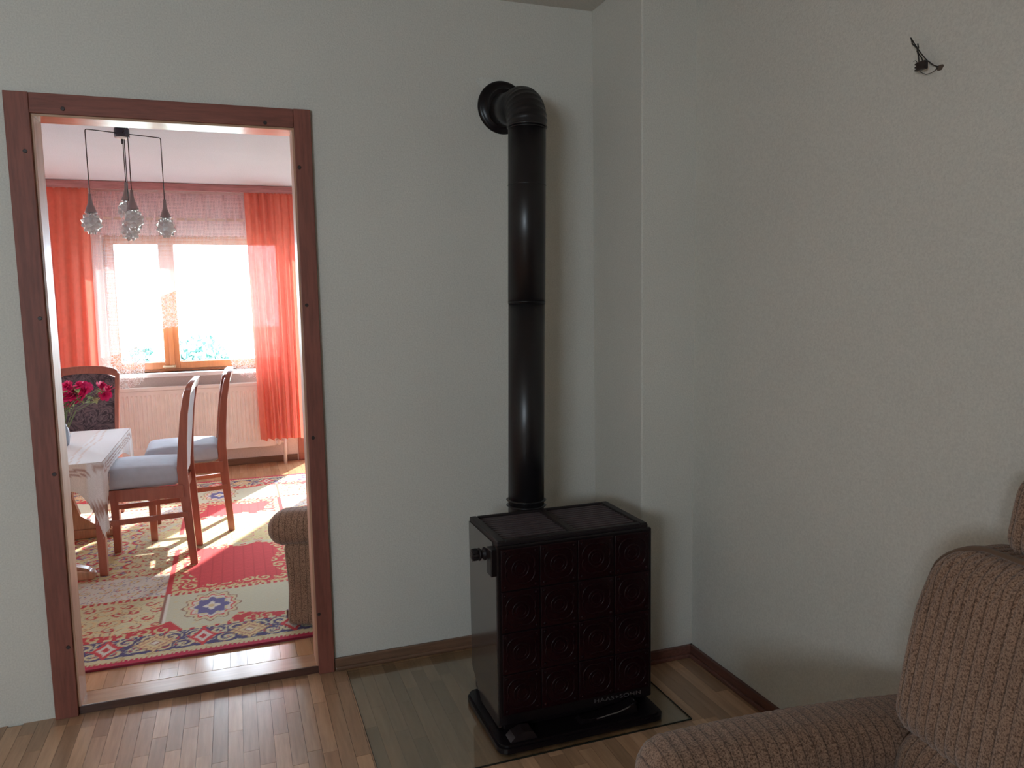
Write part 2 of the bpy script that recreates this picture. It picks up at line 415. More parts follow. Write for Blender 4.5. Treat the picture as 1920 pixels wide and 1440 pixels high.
# floor with separate parquet strips
fl = struct('floor', bx(XL-.1, XR+.1, YB-.1, .0, -.12, -.0105), M['gap'])
def pmesh(name):
    bm = BM(); box(bm, -.5, .5, -.5, .5, -1, 0)
    me = bpy.data.meshes.new(name); bm.to_mesh(me); bm.free(); return me
pm = pmesh('parquet_strip'); pm.materials.append(M['parquet'])
SWD = .0467
rest = BM()
def strips(x0, x1, y0, y1, ztop, parent, mesh, vis, rest, sw=SWD, lens=(.24, .32, .40, .5), gap=.0009):
    nx = int(math.ceil((x1-x0)/sw)); k = 0
    for i in range(nx):
        xa, xb = x0+i*sw, min(x1, x0+(i+1)*sw)
        y = y1+random.uniform(0, .3)
        while y > y0:
            L = random.choice(lens); ya, yb = max(y0, y-L), min(y1, y); y -= L
            if yb-ya < .02: continue
            dz = random.uniform(-.0002, .0002)
            if vis(xa, xb, ya, yb):
                o = link('parquet_strip', mesh, None, parent)
                o.location = ((xa+xb)/2, (ya+yb)/2, ztop+dz); o.scale = (xb-xa-gap, yb-ya-gap, .010); k += 1
            else:
                box(rest, xa+gap/2, xb-gap/2, ya+gap/2, yb-gap/2, ztop-.01, ztop+dz)
    return k
k1 = strips(XL, XR, YB, 0, 0, fl, pm, lambda a, b, c, d: b > -.45 and d > -1.0 and d > -.25-.5*max(0, a+.1)-.15, rest)
r = obj('parquet_strip', rest, M['parquet'], fl); r['kind'] = 'stuff'; r.name = 'parquet_field'

# baseboards
def baseboard(name, x0, x1, y, m, hb=.047):
    bm = bx(x0, x1, y-.014, y, .002, hb, .003); box(bm, x0, x1, y-.024, y-.002, 0, .016, .005); return struct(name, bm, m)
baseboard('baseboard_back', W_+.003, XC, 0, M['base'])
baseboard('baseboard_corner', XC-.02, XR, -DC, M['base_red'])
bm = bx(XR-.014, XR, YB, -DC, .002, .047, .003); box(bm, XR-.024, XR-.002, YB, -DC, 0, .016, .005)
struct('baseboard_right', bm, M['base_red'])

# doorway
d1 = grp('door_1', kind=S)
o = obj('casing_board', bx(0, .070, -.020, 0, 0, H, .002), M['casing'], d1); o['label'] = 'brown upright casing board on the left'
o = obj('casing_board', bx(W_-.058, W_, -.020, 0, 0, H, .002), M['casing'], d1); o['label'] = 'brown upright casing board on the right'
o = obj('casing_board', bx(.0705, W_-.0585, -.0195, 0, H-.064, H-.001, .002), M['casing_h'], d1); o['label'] = 'brown head casing board above the opening'
for x, z in [(.165, 2.033), (.783, 2.026), (.05, 1.896), (.053, 1.367), (.057, .851), (.056, .251), (.891, 1.879), (.895, 1.394), (.896, .909), (.888, .236)]:
    obj('dark_peg', lathe(BM(), [(.0055, -.0225), (.0065, -.0215), (.0065, -.018)], 12, (x, 0, z), 'y'), M['peg'], d1)
bm = bx(.056, CL, -.008, TH, SH, H-.0712, .0015); obj('jamb_lining', bm, M['lining'], d1)
obj('jamb_lining', bx(W_-CR, W_-.052, -.008, TH, SH, H-.0712, .0015), M['lining'], d1)
obj('head_lining', bx(CL-.02, W_-CR+.02, -.008, TH, H-.0712, H-.055, .0015), M['sill'], d1)
obj('threshold', bx(CL-.02, W_-CR+.02, .0, TH, SH-.02, SH, .0012), M['sill'], d1)
obj('threshold_edge', bx(CL-.012, W_-CR+.012, -.006, -.0002, 0, SH-.0008, .001), M['dark_wood'], d1)
# plaster patch by the pipe collar
pts = [(1.60+.04*math.cos(a)*(1+.3*mnoise.noise(Vector((a, 1, 2)))), 2.225+.022*math.sin(a)*(1+.4*mnoise.noise(Vector((3, a, 2))))) for a in [i*math.pi/9 for i in range(18)]]
tag(obj('trim_1', prism(BM(), pts, 'y', -.0025, .0), M['patch']), kind=S)

# ============================================================ the setting: rear room
YF = 4.07
XW, XE = -2.6, 2.9
ZR = 2.352
bm = BM()
WX0, WX1, WZ0, WZ1 = -.32, 1.10, .855, 1.985
DX0, DX1, DZ1 = 1.20, 1.98, 2.12
for b in ((XW-.1, -2.35, -.1, 2.6), (-2.35, -1.15, -.1, WZ0), (-2.35, -1.15, WZ1, 2.6), (-1.15, WX0, -.1, 2.6), (WX1, DX0, -.1, 2.6), (DX1, XE+.1, -.1, 2.6), (WX0, WX1, -.1, WZ0), (WX0, WX1, WZ1, 2.6), (DX0, DX1, DZ1, 2.6), (DX0, DX1, -.1, .03)):
    box(bm, b[0], b[1], YF, YF+.28, b[2], b[3])
struct('wall_far', bm, M['wall_rear'])
struct('wall_west', bx(XW-.1, XW, .1, YF+.2, -.1, 2.6), M['wall_rear'])
struct('wall_east', bx(XE, XE+.1, .1, YF+.2, -.1, 2.6), M['wall_rear'])
struct('wall_south', bm if False else (lambda b: (box(b, XW, .03, .10, .1016, .0, 2.6), box(b, W_-.03, XE, .10, .1016, 0, 2.6), box(b, .03, W_-.03, .10, .1016, 2.03, 2.6), b)[-1])(BM()), M['wall_rear'])
o = struct('ceiling', bx(XW-.1, XE+.1, .1, YF+.2, ZR, ZR+.15), M['ceil_rear'])
f2 = struct('floor', bx(XW-.1, XE+.1, .1018, YF+.2, -.12, SH-.0105), M['gap'])
pm2 = pmesh('parquet_strip_rear'); pm2.materials.append(M['parquet_rear'])
rest = BM()
strips(XW, XE, TH+.002, YF, SH, f2, pm2, lambda a, b, c, d: (-.05 < a and b < .95 and c < .30) or (.3 < a < 1.35 and d > 3.40), rest, sw=.062, lens=(.34, .45))
r = obj('parquet_field', rest, M['parquet_rear'], f2); r['kind'] = 'stuff'
struct('baseboard_far', bx(-2.5, 1.115, YF-.015, YF, SH, SH+.055, .003), M['base'])

# far window
w1 = grp('window_1', kind=S)
wy0, wy1 = YF+.06, YF+.12
def frame(nm, x0, x1, z0, z1, wd, m, par, ya=wy0, yb=wy1):
    bm = BM()
    box(bm, x0, x0+wd, ya, yb, z0, z1, .004); box(bm, x1-wd, x1, ya, yb, z0, z1, .004)
    box(bm, x0+wd, x1-wd, ya, yb, z0, z0+wd, .004); box(bm, x0+wd, x1-wd, ya, yb, z1-wd, z1, .004)
    return obj(nm, bm, m, par)
frame('window_frame', WX0, WX1, WZ0, WZ1, .035, M['win_wood'], w1, wy0+.02, wy1+.03)
for a, b in ((WX0+.025, .145), (.148, WX1-.025)):
    s = frame('window_sash', a, b, WZ0+.022, WZ1-.022, .058, M['win_wood'], w1)
    obj('window_pane', bx(a+.05, b-.05, wy0+.03, wy0+.034, WZ0+.07, WZ1-.07), M['glass'], s)
    bm = BM(); box(bm, a+.058, b-.058, wy0+.026, wy0+.031, WZ0+.079, WZ0+.087); obj('glazing_bead', bm, M['white'], s)
bm = bx(.07, .16, wy0-.030, wy0-.016, WZ0+.036, WZ0+.052, .003); box(bm, .14, .17, wy0-.018, wy0, WZ0+.034, WZ0+.054, .003)
obj('window_handle', bm, M['brass'], w1)
obj('window_cover_strip', bx(.128, .165, wy0-.012, wy0+.002, WZ0+.024, WZ1-.024, .003), M['win_wood'], w1)
obj('window_sill', bx(WX0-.05, WX1+.02, YF-.10, YF+.08, WZ0-.032, WZ0, .005), M['white'], w1)
w3 = grp('added_window_3', kind=S)  # unseen window, added to raise the daylight on table and ceiling
frame('window_frame', -2.35, -1.15, WZ0, WZ1, .07, M['win_wood'], w3, wy0+.02, wy1+.03)
obj('window_mullion', bx(-1.78, -1.72, wy0+.02, wy1+.02, WZ0+.07, WZ1-.07, .004), M['win_wood'], w3)
# balcony door
d2 = grp('door_2', kind=S)
o = frame('door_frame', 1.125, 2.05, SH, 2.19, .085, M['chair'], d2, YF-.012, YF+.02)
o = frame('door_leaf', DX0, DX1, .05, DZ1, .085, M['win_wood'], d2)
obj('door_pane', bx(DX0+.08, DX1-.08, wy0+.03, wy0+.034, .13, DZ1-.08), M['glass'], o)

# outside
struct('ground', bx(-90, 90, 6, 160, -3.2, -3.0), M['ground'])

# ============================================================ pipe and stove
def stove():
    X0, X1, Y0, Y1, ZT = 1.375, 1.912, -.700, -.385, .652
    st = grp('tiled_stove', 'dark red-brown tiled heating stove with slatted top, standing on the floor glass', 'stove', loc=(1.64, -.54, .005))
    P = lambda bm: [setattr(v, 'co', v.co-Vector((1.64, -.54, .005))) for v in bm.verts] and bm
    # plinth with rounded corners
    def rr(x0, x1, y0, y1, r, n=5):
        pts = []
        for cx, cy, a0 in ((x1-r, y1-r, 0), (x0+r, y1-r, 90), (x0+r, y0+r, 180), (x1-r, y0+r, 270)):
            for i in range(n+1):
                a = math.radians(a0+90*i/n); pts.append((cx+r*math.cos(a), cy+r*math.sin(a)))
        return pts
    bm = prism(BM(), rr(1.345, 1.925, -.782, -.40, .035), 'z', .0056, .022)
    prism(bm, rr(1.352, 1.918, -.775, -.40, .032), 'z', .0222, .030)
    obj('plinth', P(bm), M['enamel'], st)
    obj('body', P(bx(X0+.012, X1-.006, Y0+.012, Y1, .030, ZT-.03, .006)), M['enamel'], st)
    # side panels: tapered lower rear corner
    for sx in (0, 1):
        xa, xb = (X0, X0+.011) if sx == 0 else (X1-.011, X1)
        pts = [(Y1-.005, .12), (Y1-.005, ZT-.012), (Y0+.055, ZT-.012), (Y0+.022, ZT-.06), (Y0+.022, .036), (Y0+.05, .034), (Y1-.11, .034)]
        o = obj('side_panel', P(prism(BM(), pts, 'x', xa, xb)), M['side'], st); o['label'] = 'glossy side panel with brown-grey reflection put into its colour'
    # front frame with tiles
    FX0, FX1, FZ0, FZ1 = X0-.004, X1+.004, .052, ZT-.012
    bm = bx(FX0, FX1, Y0-.004, Y0+.012, FZ0, FZ1, .005, 3)
    fp = obj('front_panel', P(bm), M['enamel'], st)
    gx0, gz0 = FX0+.010, FZ0+.036
    pw, ph = (FX1-FX0-.020)/4, (FZ1-FZ0-.044)/4
    tb = BM(); box(tb, -pw/2+.0015, pw/2-.0015, -.006, .0, -ph/2+.0015, ph/2-.0015, .003, 2)
    def relief(rad, r, lob=0, ph0=0, n=48):
        ring = []
        for k in range(n):
            a = 2*math.pi*k/n
            q = rad*(1+lob*abs(math.sin(2*(a+ph0)))**.7*(1 if lob else 0))
            ring.append((a, q))
        vs = []
        for a, q in ring:
            c = Vector((q*math.cos(a), -.006, q*math.sin(a))); dr = Vector((math.cos(a), 0, math.sin(a)))
            vs.append([tb.verts.new(c+dr*r*math.cos(t)+Vector((0, -1, 0))*r*.8*math.sin(t)) for t in (0, .8, 1.57, 2.34, 3.14)])
        for i in range(n):
            A, B = vs[i], vs[(i+1) % n]
            for j in range(4): tb.faces.new((A[j], B[j], B[j+1], A[j+1]))
    relief(.028, .0032); relief(.017, .0020); relief(.045, .0030, .22, math.pi/4*0)
    for sx in (-1, 1):
        for sz in (-1, 1):
            lathe(tb, [(.006, -.0055), (.005, -.0085), (.002, -.0095)], 8, (sx*(pw/2-.014), 0, sz*(ph/2-.014)), 'y')
    bmesh.ops.recalc_face_normals(tb, faces=tb.faces)
    tm = bpy.data.meshes.new('tile'); tb.to_mesh(tm); tb.free(); tm.materials.append(M['tile'])
    tm.polygons.foreach_set('use_smooth', [True]*len(tm.polygons))
    for i in range(4):
        for j in range(4):
            link('tile', tm, None, st, loc=Vector((gx0+pw*(i+.5), Y0-.0040, gz0+ph*(j+.5)))-Vector((1.64, -.54, .005)))
    # lettering on the lower rim
    cu = bpy.data.curves.new('badge', 'FONT'); cu.body = 'HAAS+SOHN'; cu.size = .0205; cu.extrude = .0008; cu.align_x = 'LEFT'; cu.space_character = 1.12
    to = bpy.data.objects.new('badge_tmp', cu); COL.objects.link(to); dg = bpy.context.evaluated_depsgraph_get()
    me = bpy.data.meshes.new_from_object(to.evaluated_get(dg)); bpy.data.objects.remove(to)
    xs = [v.co.x for v in me.vertices]; sc = .172/(max(xs)-min(xs))
    o = link('badge_lettering', me, M['badge'], st, loc=Vector((1.70, Y0-.0048, FZ0+.0155))-Vector((1.64, -.54, .005)), rot=(math.pi/2, 0, 0)); o.scale = (sc, .9, 1)
    o['label'] = 'grey raised lettering on the lower rim'
    # slatted top
    tz = ZT-.010
    bm = BM()
    for b in ((X0+.004, X0+.030, Y0+.010, Y1+.0), (X1-.030, X1-.004, Y0+.010, Y1+.0), (X0+.03, X1-.03, Y0+.010, Y0+.030), (X0+.03, X1-.03, Y1-.014, Y1), (1.632, 1.658, Y0+.03, Y1-.014)):
        box(bm, b[0], b[1], b[2], b[3], tz-.024, tz+.012, .004)
    box(bm, X0+.004, X1-.004, Y0+.008, Y0+.014, tz-.030, tz+.006, .002)
    obj('top_frame', P(bm), M['iron'], st)
    ns = 12; span = (Y1-.014)-(Y0+.03)
    sb = BM(); box(sb, -.127, .127, -.0055, .0055, -.010, .0, .0015, 1)
    sm = bpy.data.meshes.new('top_slat'); sb.to_mesh(sm); sb.free(); sm.materials.append(M['slat'])
    for half in (0, 1):
        for j in range(ns):
            x = (X0+.03+1.632)/2 if half == 0 else (1.658+X1-.03)/2
            link('top_slat', sm, None, st, loc=Vector((x, Y0+.03+span*(j+.5)/ns, tz+.006))-Vector((1.64, -.54, .005)))
    # hinge block and knobs on the left flank
    obj('latch_block', P(bx(X0-.022, X0+.004, Y0-.001, Y0+.045, .545, .632, .003)), M['enamel'], st)
    kb = lathe(BM(), [(.010, .000), (.013, -.004), (.020, -.010), (.022, -.016), (.016, -.021), (.013, -.026), (.020, -.030), (.021, -.034), (.012, -.038)], 24, (X0-.001, -.615, .595), 'x')
    kn = obj('knob', P(kb), M['iron'], st, True)
    bm = BM()
    for k in range(8):
        a = k*math.pi/4; lathe(bm, [(.0075, -.040), (.0080, -.046), (.0075, -.056)], 8, (X0-.001, -.615+.013*math.cos(a), .595+.013*math.sin(a)), 'x')
    lathe(bm, [(.015, -.036), (.016, -.044), (.014, -.058), (.008, -.060)], 20, (X0-.001, -.615, .595), 'x')
    obj('knob_grip', P(bm), M['iron'], kn)
    # curved ash lip with a silver tube along its edge
    path = [(1.642, .046), (1.665, .045), (1.70, .047), (1.735, .052), (1.765, .054), (1.80, .061), (1.836, .072), (1.828, .082)]
    bm = BM(); tube(bm, [(x, -.738-.012*math.sin(math.pi*i/7), z-.008) for i, (x, z) in enumerate(path)], .0022, 8)
    o = obj('lip_edge', P(bm), M['chrome'], st, True); o['label'] = 'silver edge of the ash lip'
    pts = [(1.63, .031)]+[(x, z-.006) for x, z in path]+[(1.84, .031)]
    obj('ash_lip', P(prism(BM(), pts, 'y', -.748, -.705)), M['enamel'], st)
    pts = [(1.385, .0305), (1.40, .046), (1.43, .058), (1.46, .055), (1.475, .0305)]
    obj('foot_bracket', P(prism(BM(), pts, 'y', -.765, -.715)), M['iron'], st)
    return st
stove()
# floor glass: thin clear plate with a dark cut edge
fg = grp('floor_plate', 'clear greenish glass plate lying on the parquet under the stove', 'floor plate', loc=(1.495, -.42, 0))
obj('glass_sheet', bx(-.514, .514, -.386, .385, .0008, .0050), M['floor_glass'], fg)
bm = BM()
for b in ((-.515, .515, -.3885, -.386), (-.515, -.514, -.386, .386), (.514, .515, -.386, .386)): box(bm, b[0], b[1], b[2], b[3], .0006, .0052)
obj('glass_edge', bm, M['glass_edge'], fg)

# flue pipe
fp = grp('flue_pipe', 'black stove pipe rising from the stove and bending into the wall', 'stove pipe', loc=(1.61, -.325, .6))
PB, PT = Vector((1.613, -.322, .55)), Vector((1.646, -.305, 1.965))
ax = (PT-PB).normalized()
def at(z): return PB+ax*((z-PB.z)/ax.z)
L0 = Vector((1.61, -.325, .6)); loc = lambda pts: [p-L0 for p in pts]
R_ = .0655
obj('lower_pipe', tube(BM(), loc([at(.50), at(1.39)]), R_, 40), M['pipe'], fp, True)
obj('upper_pipe', tube(BM(), loc([at(1.385), at(2.004)]), R_+.0012, 40), M['pipe'], fp, True)
bm = BM()
for z in (.655, .675): tube(bm, loc([at(z-.003), at(z), at(z+.003)]), [R_+.001, R_+.008, R_+.001], 40)
obj('collar', bm, M['pipe'], fp, True)
for z in (1.392, 1.80, 1.995): obj('seam_ring', tube(BM(), loc([at(z-.0025), at(z), at(z+.0025)]), [R_, R_+.0032, R_], 40), M['pipe'], fp, True)
# elbow
e0 = at(2.0); EY = Vector((1.667, 0, 2.118)); hdir = (Vector((1.664, 0, 0))-Vector((e0.x, e0.y, 0))).normalized()
pts = []; rad = []
RB = .088; nseg = 40
for i in range(nseg+1):
    a = math.pi/2*i/nseg
    p = e0+ax*(RB*math.sin(a))+hdir*(RB*(1-math.cos(a)))
    pts.append(p)
    rad.append(R_+.0030+(.0030 if (i % 5) in (0,) else 0.0))
end = pts[-1]
obj('elbow', tube(BM(), loc(pts), rad, 40), M['pipe'], fp, True)
wallp = Vector((1.662, -.004, 2.128)) 
obj('wall_pipe', tube(BM(), loc([end-Vector((0, .01, 0)), end+(wallp-end)*.5, wallp]), R_-.004, 40), M['pipe'], fp, True)
obj('wall_rosette', lathe(BM(), [(.062, -.040), (.066, -.032), (.070, -.016), (.088, -.012), (.096, -.009), (.100, -.002), (.100, -.0002)], 48, (1.663-L0.x, 0-L0.y, 2.138-L0.z), 'y'), M['enamel'], fp, True)

# ============================================================ armchairs
def armchair(name, label, loc, rz, hide_near=False):
    a = grp(name, label, 'armchair', 'brown ribbed armchairs', loc=loc, rz=rz)
    P_ = .026
    def ribx(p, n): return .0022*(abs(math.sin(math.pi*p.x/P_))**.5)-.0015
    def riby(p, n): return .0036*(abs(math.sin(math.pi*p.y/P_))**.5)-.002
    HW, AW = .36, .092
    for s in (1, -1):
        # padded arm roll
        def warp(p, s=s):
            x, y, z = p
            t = (x+.35)/.70                               # 0 front .. 1 rear
            z2 = z*(1-.03*max(0, .25-t)/.25) + .012*math.sin(math.pi*min(1, max(0, t)))
            y2 = y*(1-.06*(1-t))
            return (x, y2, z2)
        bm = rbox((.360, AW, .074), .070, (150, 8, 4), warp, ribx, c=(.375, s*HW, .418))
        ob = obj('armrest', bm, M['uph_x'], a, True)
        # flank below the roll
        def w2(p, s=s):
            x, y, z = p; t = (z+.17)/.34
            if x < -.2: x = x+.020*math.sin(math.pi*max(0, min(1, t)))*-1*0+.012*(1-abs(2*t-.9))
            return (x, y+s*0, z)
        bm = rbox((.315, AW-.028, .18), .03, (130, 3, 10), w2, ribx, c=(.40, s*(HW+.010), .185))
        obj('arm_side', bm, M['uph_x'], a, True)
    # seat cushion and apron
    bm = rbox((.29, .27, .085), .055, (16, 84, 4), lambda p: (p.x, p.y, p.z+.018*math.cos(p.y*4)), riby, c=(.36, 0, .335))
    obj('seat_cushion', bm, M['uph_y'], a, True)
    bm = rbox((.30, .285, .10), .02, (6, 84, 3), None, riby, c=(.41, 0, .13)); obj('seat_base', bm, M['uph_y'], a, True)
    # backrest: lower and upper cushions, tilted
    tilt = math.radians(12)
    def mkback(h, c, r, shape, lean0):
        def wp(p):
            x, y, z = p
            k = shape(z/h[2])
            y = y*k
            x = x-.018*math.cos(y*3.5)-.012*math.cos(z/h[2]*1.3)
            return (x+math.tan(tilt)*(z+c[2]-lean0), y, z)
        return rbox(h, r, (6, 200, 22), wp, riby, c=c)
    low = mkback((.075, .285, .085), (.620, 0, .43), .06, lambda t: 1.0, .42)
    obj('lumbar_cushion', low, M['uph_y'], a, True)
    def shp(t):
        if t > .25: 
            q = (t-.25)/.75; return 1-.07*(q)-.17*q**4
        return 1.0-.0*(t)
    up = mkback((.080, .325, .205), (.630, 0, .690), .055, shp, .42)
    bk = obj('back_cushion', up, M['uph_y'], a, True)
    # piping round the back edge
    bm = BM(); path = []
    hw, hz = .325, .205
    outline = [(-hw+.03, -hz+.0), (-hw+.008, -hz+.03)]
    for i in range(0, 13): outline.append((-hw+.002, -hz+.05+(hz*2-.13)*i/12))
    for i in range(1, 9):
        an = math.pi-math.pi/2*i/8; outline.append((-hw+.08+.08*math.cos(an), hz-.08+.08*math.sin(an)))
    outline += [(-y, z) for y, z in outline[::-1]]
    for y, z in outline:
        k = shp(z/hz); yy = y*k*.985
        path.append((.630-.048-.018*math.cos(yy*3.5)-.006+math.tan(tilt)*(z+.695-.42), yy, z+.695))
    tube(bm, path, .006, 8)
    obj('piping', bm, M['piping'], bk, True)
    # head pillow
    bm = rbox((.050, .212, .085), .048, (4, 120, 8), lambda p: (p.x-.02*math.cos(p.y*4)+math.tan(tilt)*(p.z+.53), p.y, p.z), riby, c=(.670, 0, .965))
    obj('head_pillow', bm, M['uph_y'], a, True)
    bm = rbox((.04, .33, .38), .02, (3, 70, 20), lambda p: (p.x+math.tan(tilt)*(max(0, p.z+.1)), p.y, p.z), riby, c=(.715, 0, .42))
    obj('back_shell', bm, M['uph_y'], a, True)
    for x in (.08, .66):
        for y in (-.32, .32): obj('foot', lathe(BM(), [(.022, 0), (.026, .012), (.026, .035)], 16, (x, y, 0)), M['dark_wood'], a, True)
    return a
armchair('armchair', 'brown ribbed armchair with head pillow at the right wall of the dim room', (1.322, -1.958, 0), math.radians(-6))
armchair('armchair', 'brown ribbed armchair on the rug, half hidden by the doorway casing', (.860, .805, .0395), math.radians(-21))

# ============================================================ wires on the right wall
wb = grp('cable_ends', 'black cable ends with a terminal block sticking out of a hole in the right wall', 'cable', loc=(XR, -1.43, 1.94))
off = Vector((XR, -1.43, 1.94))
def wt(pts, r, nm='wire', m='wire'):
    return obj(nm, tube(BM(), [Vector(p)-off for p in pts], r, 8), M[m], wb, True)
wt([(2.255, -1.3718, 2.0259), (2.257, -1.3782, 2.0134), (2.255, -1.3905, 1.9979), (2.252, -1.4078, 1.9771), (2.255, -1.4215, 1.9589), (2.262, -1.4365, 1.943), (2.275, -1.4440, 1.9375)], .0014)
wt([(2.254, -1.3718, 2.0259), (2.25, -1.3765, 2.024), (2.25, -1.3814, 2.008), (2.25, -1.3952, 1.9947), (2.252, -1.3992, 1.9805), (2.25, -1.4112, 1.9666), (2.247, -1.4170, 1.955)], .0014)
wt([(2.243, -1.4036, 2.0021), (2.245, -1.4049, 1.9914), (2.245, -1.4010, 1.9858), (2.243, -1.4070, 1.9733), (2.245, -1.4080, 1.955)], .0015)
wt([(2.246, -1.402, 1.9447), (2.255, -1.4049, 1.9349), (2.256, -1.4199, 1.9256), (2.260, -1.4326, 1.9274), (2.272, -1.4400, 1.9374)], .0008)
wt([(2.25, -1.3868, 1.9651), (2.25, -1.3933, 1.9659), (2.25, -1.3986, 1.9585), (2.247, -1.4050, 1.9530)], .0008)
bm = bx(2.238-XR, 2.250-XR, -1.4310+1.43, -1.4050+1.43, -.0035, .0165, .002)
for z in (-.001, .006, .013): box(bm, 2.239-XR, 2.249-XR, .023, .030, z-.002, z+.002, .001)
obj('terminal_block', bm, M['block'], wb)
pts = [(-.0155+.010*math.cos(t)*(1+.25*math.sin(3*t)), -.004+.008*math.sin(t)*(1+.2*math.cos(2*t))) for t in [i*math.pi/8 for i in range(16)]]
obj('hole_shade_patch', prism(BM(), pts, 'x', -.0008, .0), M['hole'], wb)  # flat dark patch; the shade inside the hole is put into its colour

# ============================================================ rug
def build_rug():
    x0, x1, y0, y1 = -2.05, 1.95, .262, 3.44
    cs = .0062
    vx0, vx1 = -.62, 1.62
    nx, ny = int((vx1-vx0)/cs), int((y1-y0)/cs)
    X = np.linspace(vx0, vx1, nx+1); Y = np.linspace(y0, y1, ny+1)
    gx, gy = np.meshgrid(X, Y)
    ym = np.minimum(gy, (y0+y1)-gy)                      # mirrored across the middle
    cream = np.array([.62, .55, .30]); pale = np.array([.56, .56, .38]); red = np.array([.66, .045, .05]); red2 = np.array([.45, .02, .05])
    navy = np.array([.055, .05, .13]); white = np.array([.74, .70, .60]); ochre = np.array([.62, .44, .20]); brown = np.array([.16, .07, .05]); yellow = np.array([.66, .56, .24])
    C = np.zeros(gx.shape+(3,)); C[:] = cream
    def put(mask, col): C[mask] = col
    def swirl(fx, fy, k, seed, amp=1.4):
        u = fx*k+seed; v = fy*k-seed*1.3
        a = amp*np.sin(v*1.1+np.cos(u*.7+seed)); b = amp*np.cos(u*1.2+np.sin(v*.9-seed))
        return np.sin(u+a)*np.cos(v+b)+.35*np.sin(2.3*u+b*1.7)*np.sin(2.1*v+a*1.5)
    s1 = swirl(gx, ym, 34, 1.7); s2 = swirl(gx, ym, 46, 4.1); s3 = swirl(gx, ym, 26, 8.3); s4 = swirl(gx, ym, 60, 2.2)
    def scroll(cell, pit_, seed, jx=0, jy=0):
        u = (gx+jx)/cell; v = (ym+jy)/cell; iu = np.floor(u); iv = np.floor(v); u = u+.5*(iv % 2); iu = np.floor(u)
        fu = (u-iu-.5)*cell; fv = (v-iv-.5)*cell
        h = np.sin(iu*12.99+iv*78.2+seed)*43758.5; h = h-np.floor(h)
        d = np.where(h > .5, 1, -1)
        fu = fu+(h-.5)*cell*.2; r = np.sqrt(fu**2+fv**2)+1e-6; th = np.arctan2(fv, fu)*d
        return np.sin(th+r*2*math.pi/pit_+h*6.28), r/cell
    c1, r1 = scroll(.085, .030, 1.0); c2, r2_ = scroll(.062, .022, 5.0, .03, .02); c3, r3 = scroll(.13, .042, 9.0, .05)
    # ---- panel rows
    per = 1.19; xo = .285                                # red middle panel .285 to .88, side panels beyond
    px = (gx-xo) % per; mid = px < .595
    cx = np.where(mid, px-.2975, px-.8925)
    # side panels: beige ornament
    side = ~mid
    orn = cream*1.05
    put(side, orn)
    put(side & (c3 > .35) & (r3 < .44), ochre*1.2); put(side & (np.abs(c3-.35) < .16) & (r3 < .46), brown*1.7); put(side & (c1 > .55) & (r1 < .36), red*.85); put(side & (np.abs(c1-.5) < .1) & (r1 < .38), brown*2)
    put(side & (c2 < -.7) & (r2_ < .4) & (r3 > .5), pale*.8)
    rowB = (ym > .985) & (ym < 1.30)
    put(side & rowB, white); put(side & rowB & (np.abs(c3-.2) < .16) & (r3 < .46), navy*1.8); put(side & rowB & (c1 > .6) & (r1 < .4), ochre*1.1); put(side & rowB & (np.abs(c2+.3) < .15) & (r2_ < .3), red*.9)
    # middle panel, row A with medallion
    rowA = ym < .965
    put(mid & rowA, pale); put(mid & rowA & (s4 > .95), cream)
    ang = np.arctan2((ym-.757)/.155, (cx+.105*0-(-.0))/.135 if True else 0)
    mxc = cx-(-.10)
    rr = np.sqrt((mxc/.118)**2+((ym-.762)/.170)**2); an = np.arctan2((ym-.762)/.17, mxc/.118)
    lob = 1+.09*np.cos(an*12)
    put(mid & (rr < lob), brown*1.5); put(mid & (rr < lob*.95), cream); put(mid & (rr < lob*.80), red*.95); put(mid & (rr < lob*.74), white*.9)
    put(mid & (rr < lob*.62) & (rr > .5*(1+.2*np.cos(an*8))), cream); put(mid & (rr < .58*(1+.14*np.cos(an*8))), navy*1.9); put(mid & (rr < .24*(1+.3*np.cos(an*4))), white); put(mid & (rr < .11), ochre)
    # middle red field
    fld = mid & (ym > .965) & (ym < 1.74)
    put(fld, red); put(fld & (np.mod(gx, .052) < .006), red*.72); put(fld & (np.mod(gy, .021) < .006), red*.86)
    edge = np.minimum(np.minimum(.2975-np.abs(cx), ym-.965), 1.76-ym)
    ew = .10+.03*np.sin(gx*21)*np.cos(gy*17)
    put(fld & (edge < ew) & (c1 > .05) & (r1 < .5), yellow); put(fld & (edge < ew) & (np.abs(c1-.0) < .12) & (r1 < .52), red*.5); put(fld & (edge < .040) & (c2 > -.1), yellow*.95)
    # yellow centre medallion across the middle of the rug
    big = np.sqrt(((gx-.70)/.62)**2+((gy-2.02)/.33)**2)
    lb = 1+.05*np.cos(np.arctan2(gy-2.02, gx-.70)*14)
    cen = (big < lb)
    put(cen, yellow*1.02); put(cen & (big > .93*lb), pale); put(cen & (np.abs(c3-.3) < .14) & (r3 < .45), ochre*.8); put(cen & (c1 > .7) & (r1 < .35), red*.8+.12); put(cen & (np.abs(c2-.2) < .15) & (r2_ < .3), white)
    put((big >= lb) & (big < lb*1.10) & (s1 > .2) & fld, cream)
    # left field behind and under the table
    lf = (gx < .06) & (ym > 1.33)
    put(lf, yellow); put(lf & (c3 > .3) & (r3 < .46), red*.9); put(lf & (np.abs(c3-.2) < .12) & (r3 < .48), brown*1.6); put(lf & (c1 > .5) & (r1 < .35), navy*1.8); put(lf & (c2 > .7) & (r2_ < .35), white)
    # rails between the panels
    rail = (np.abs(ym-.967) < .010) | ((np.abs(ym-1.318) < .007) & side)
    put(rail & (ym < 1.4), red*.8); put(rail & (ym < 1.4) & (np.mod(gx, .03) < .012), cream)
    vl = (np.minimum(px, per-px) < .012) | (np.abs(px-.595) < .012)
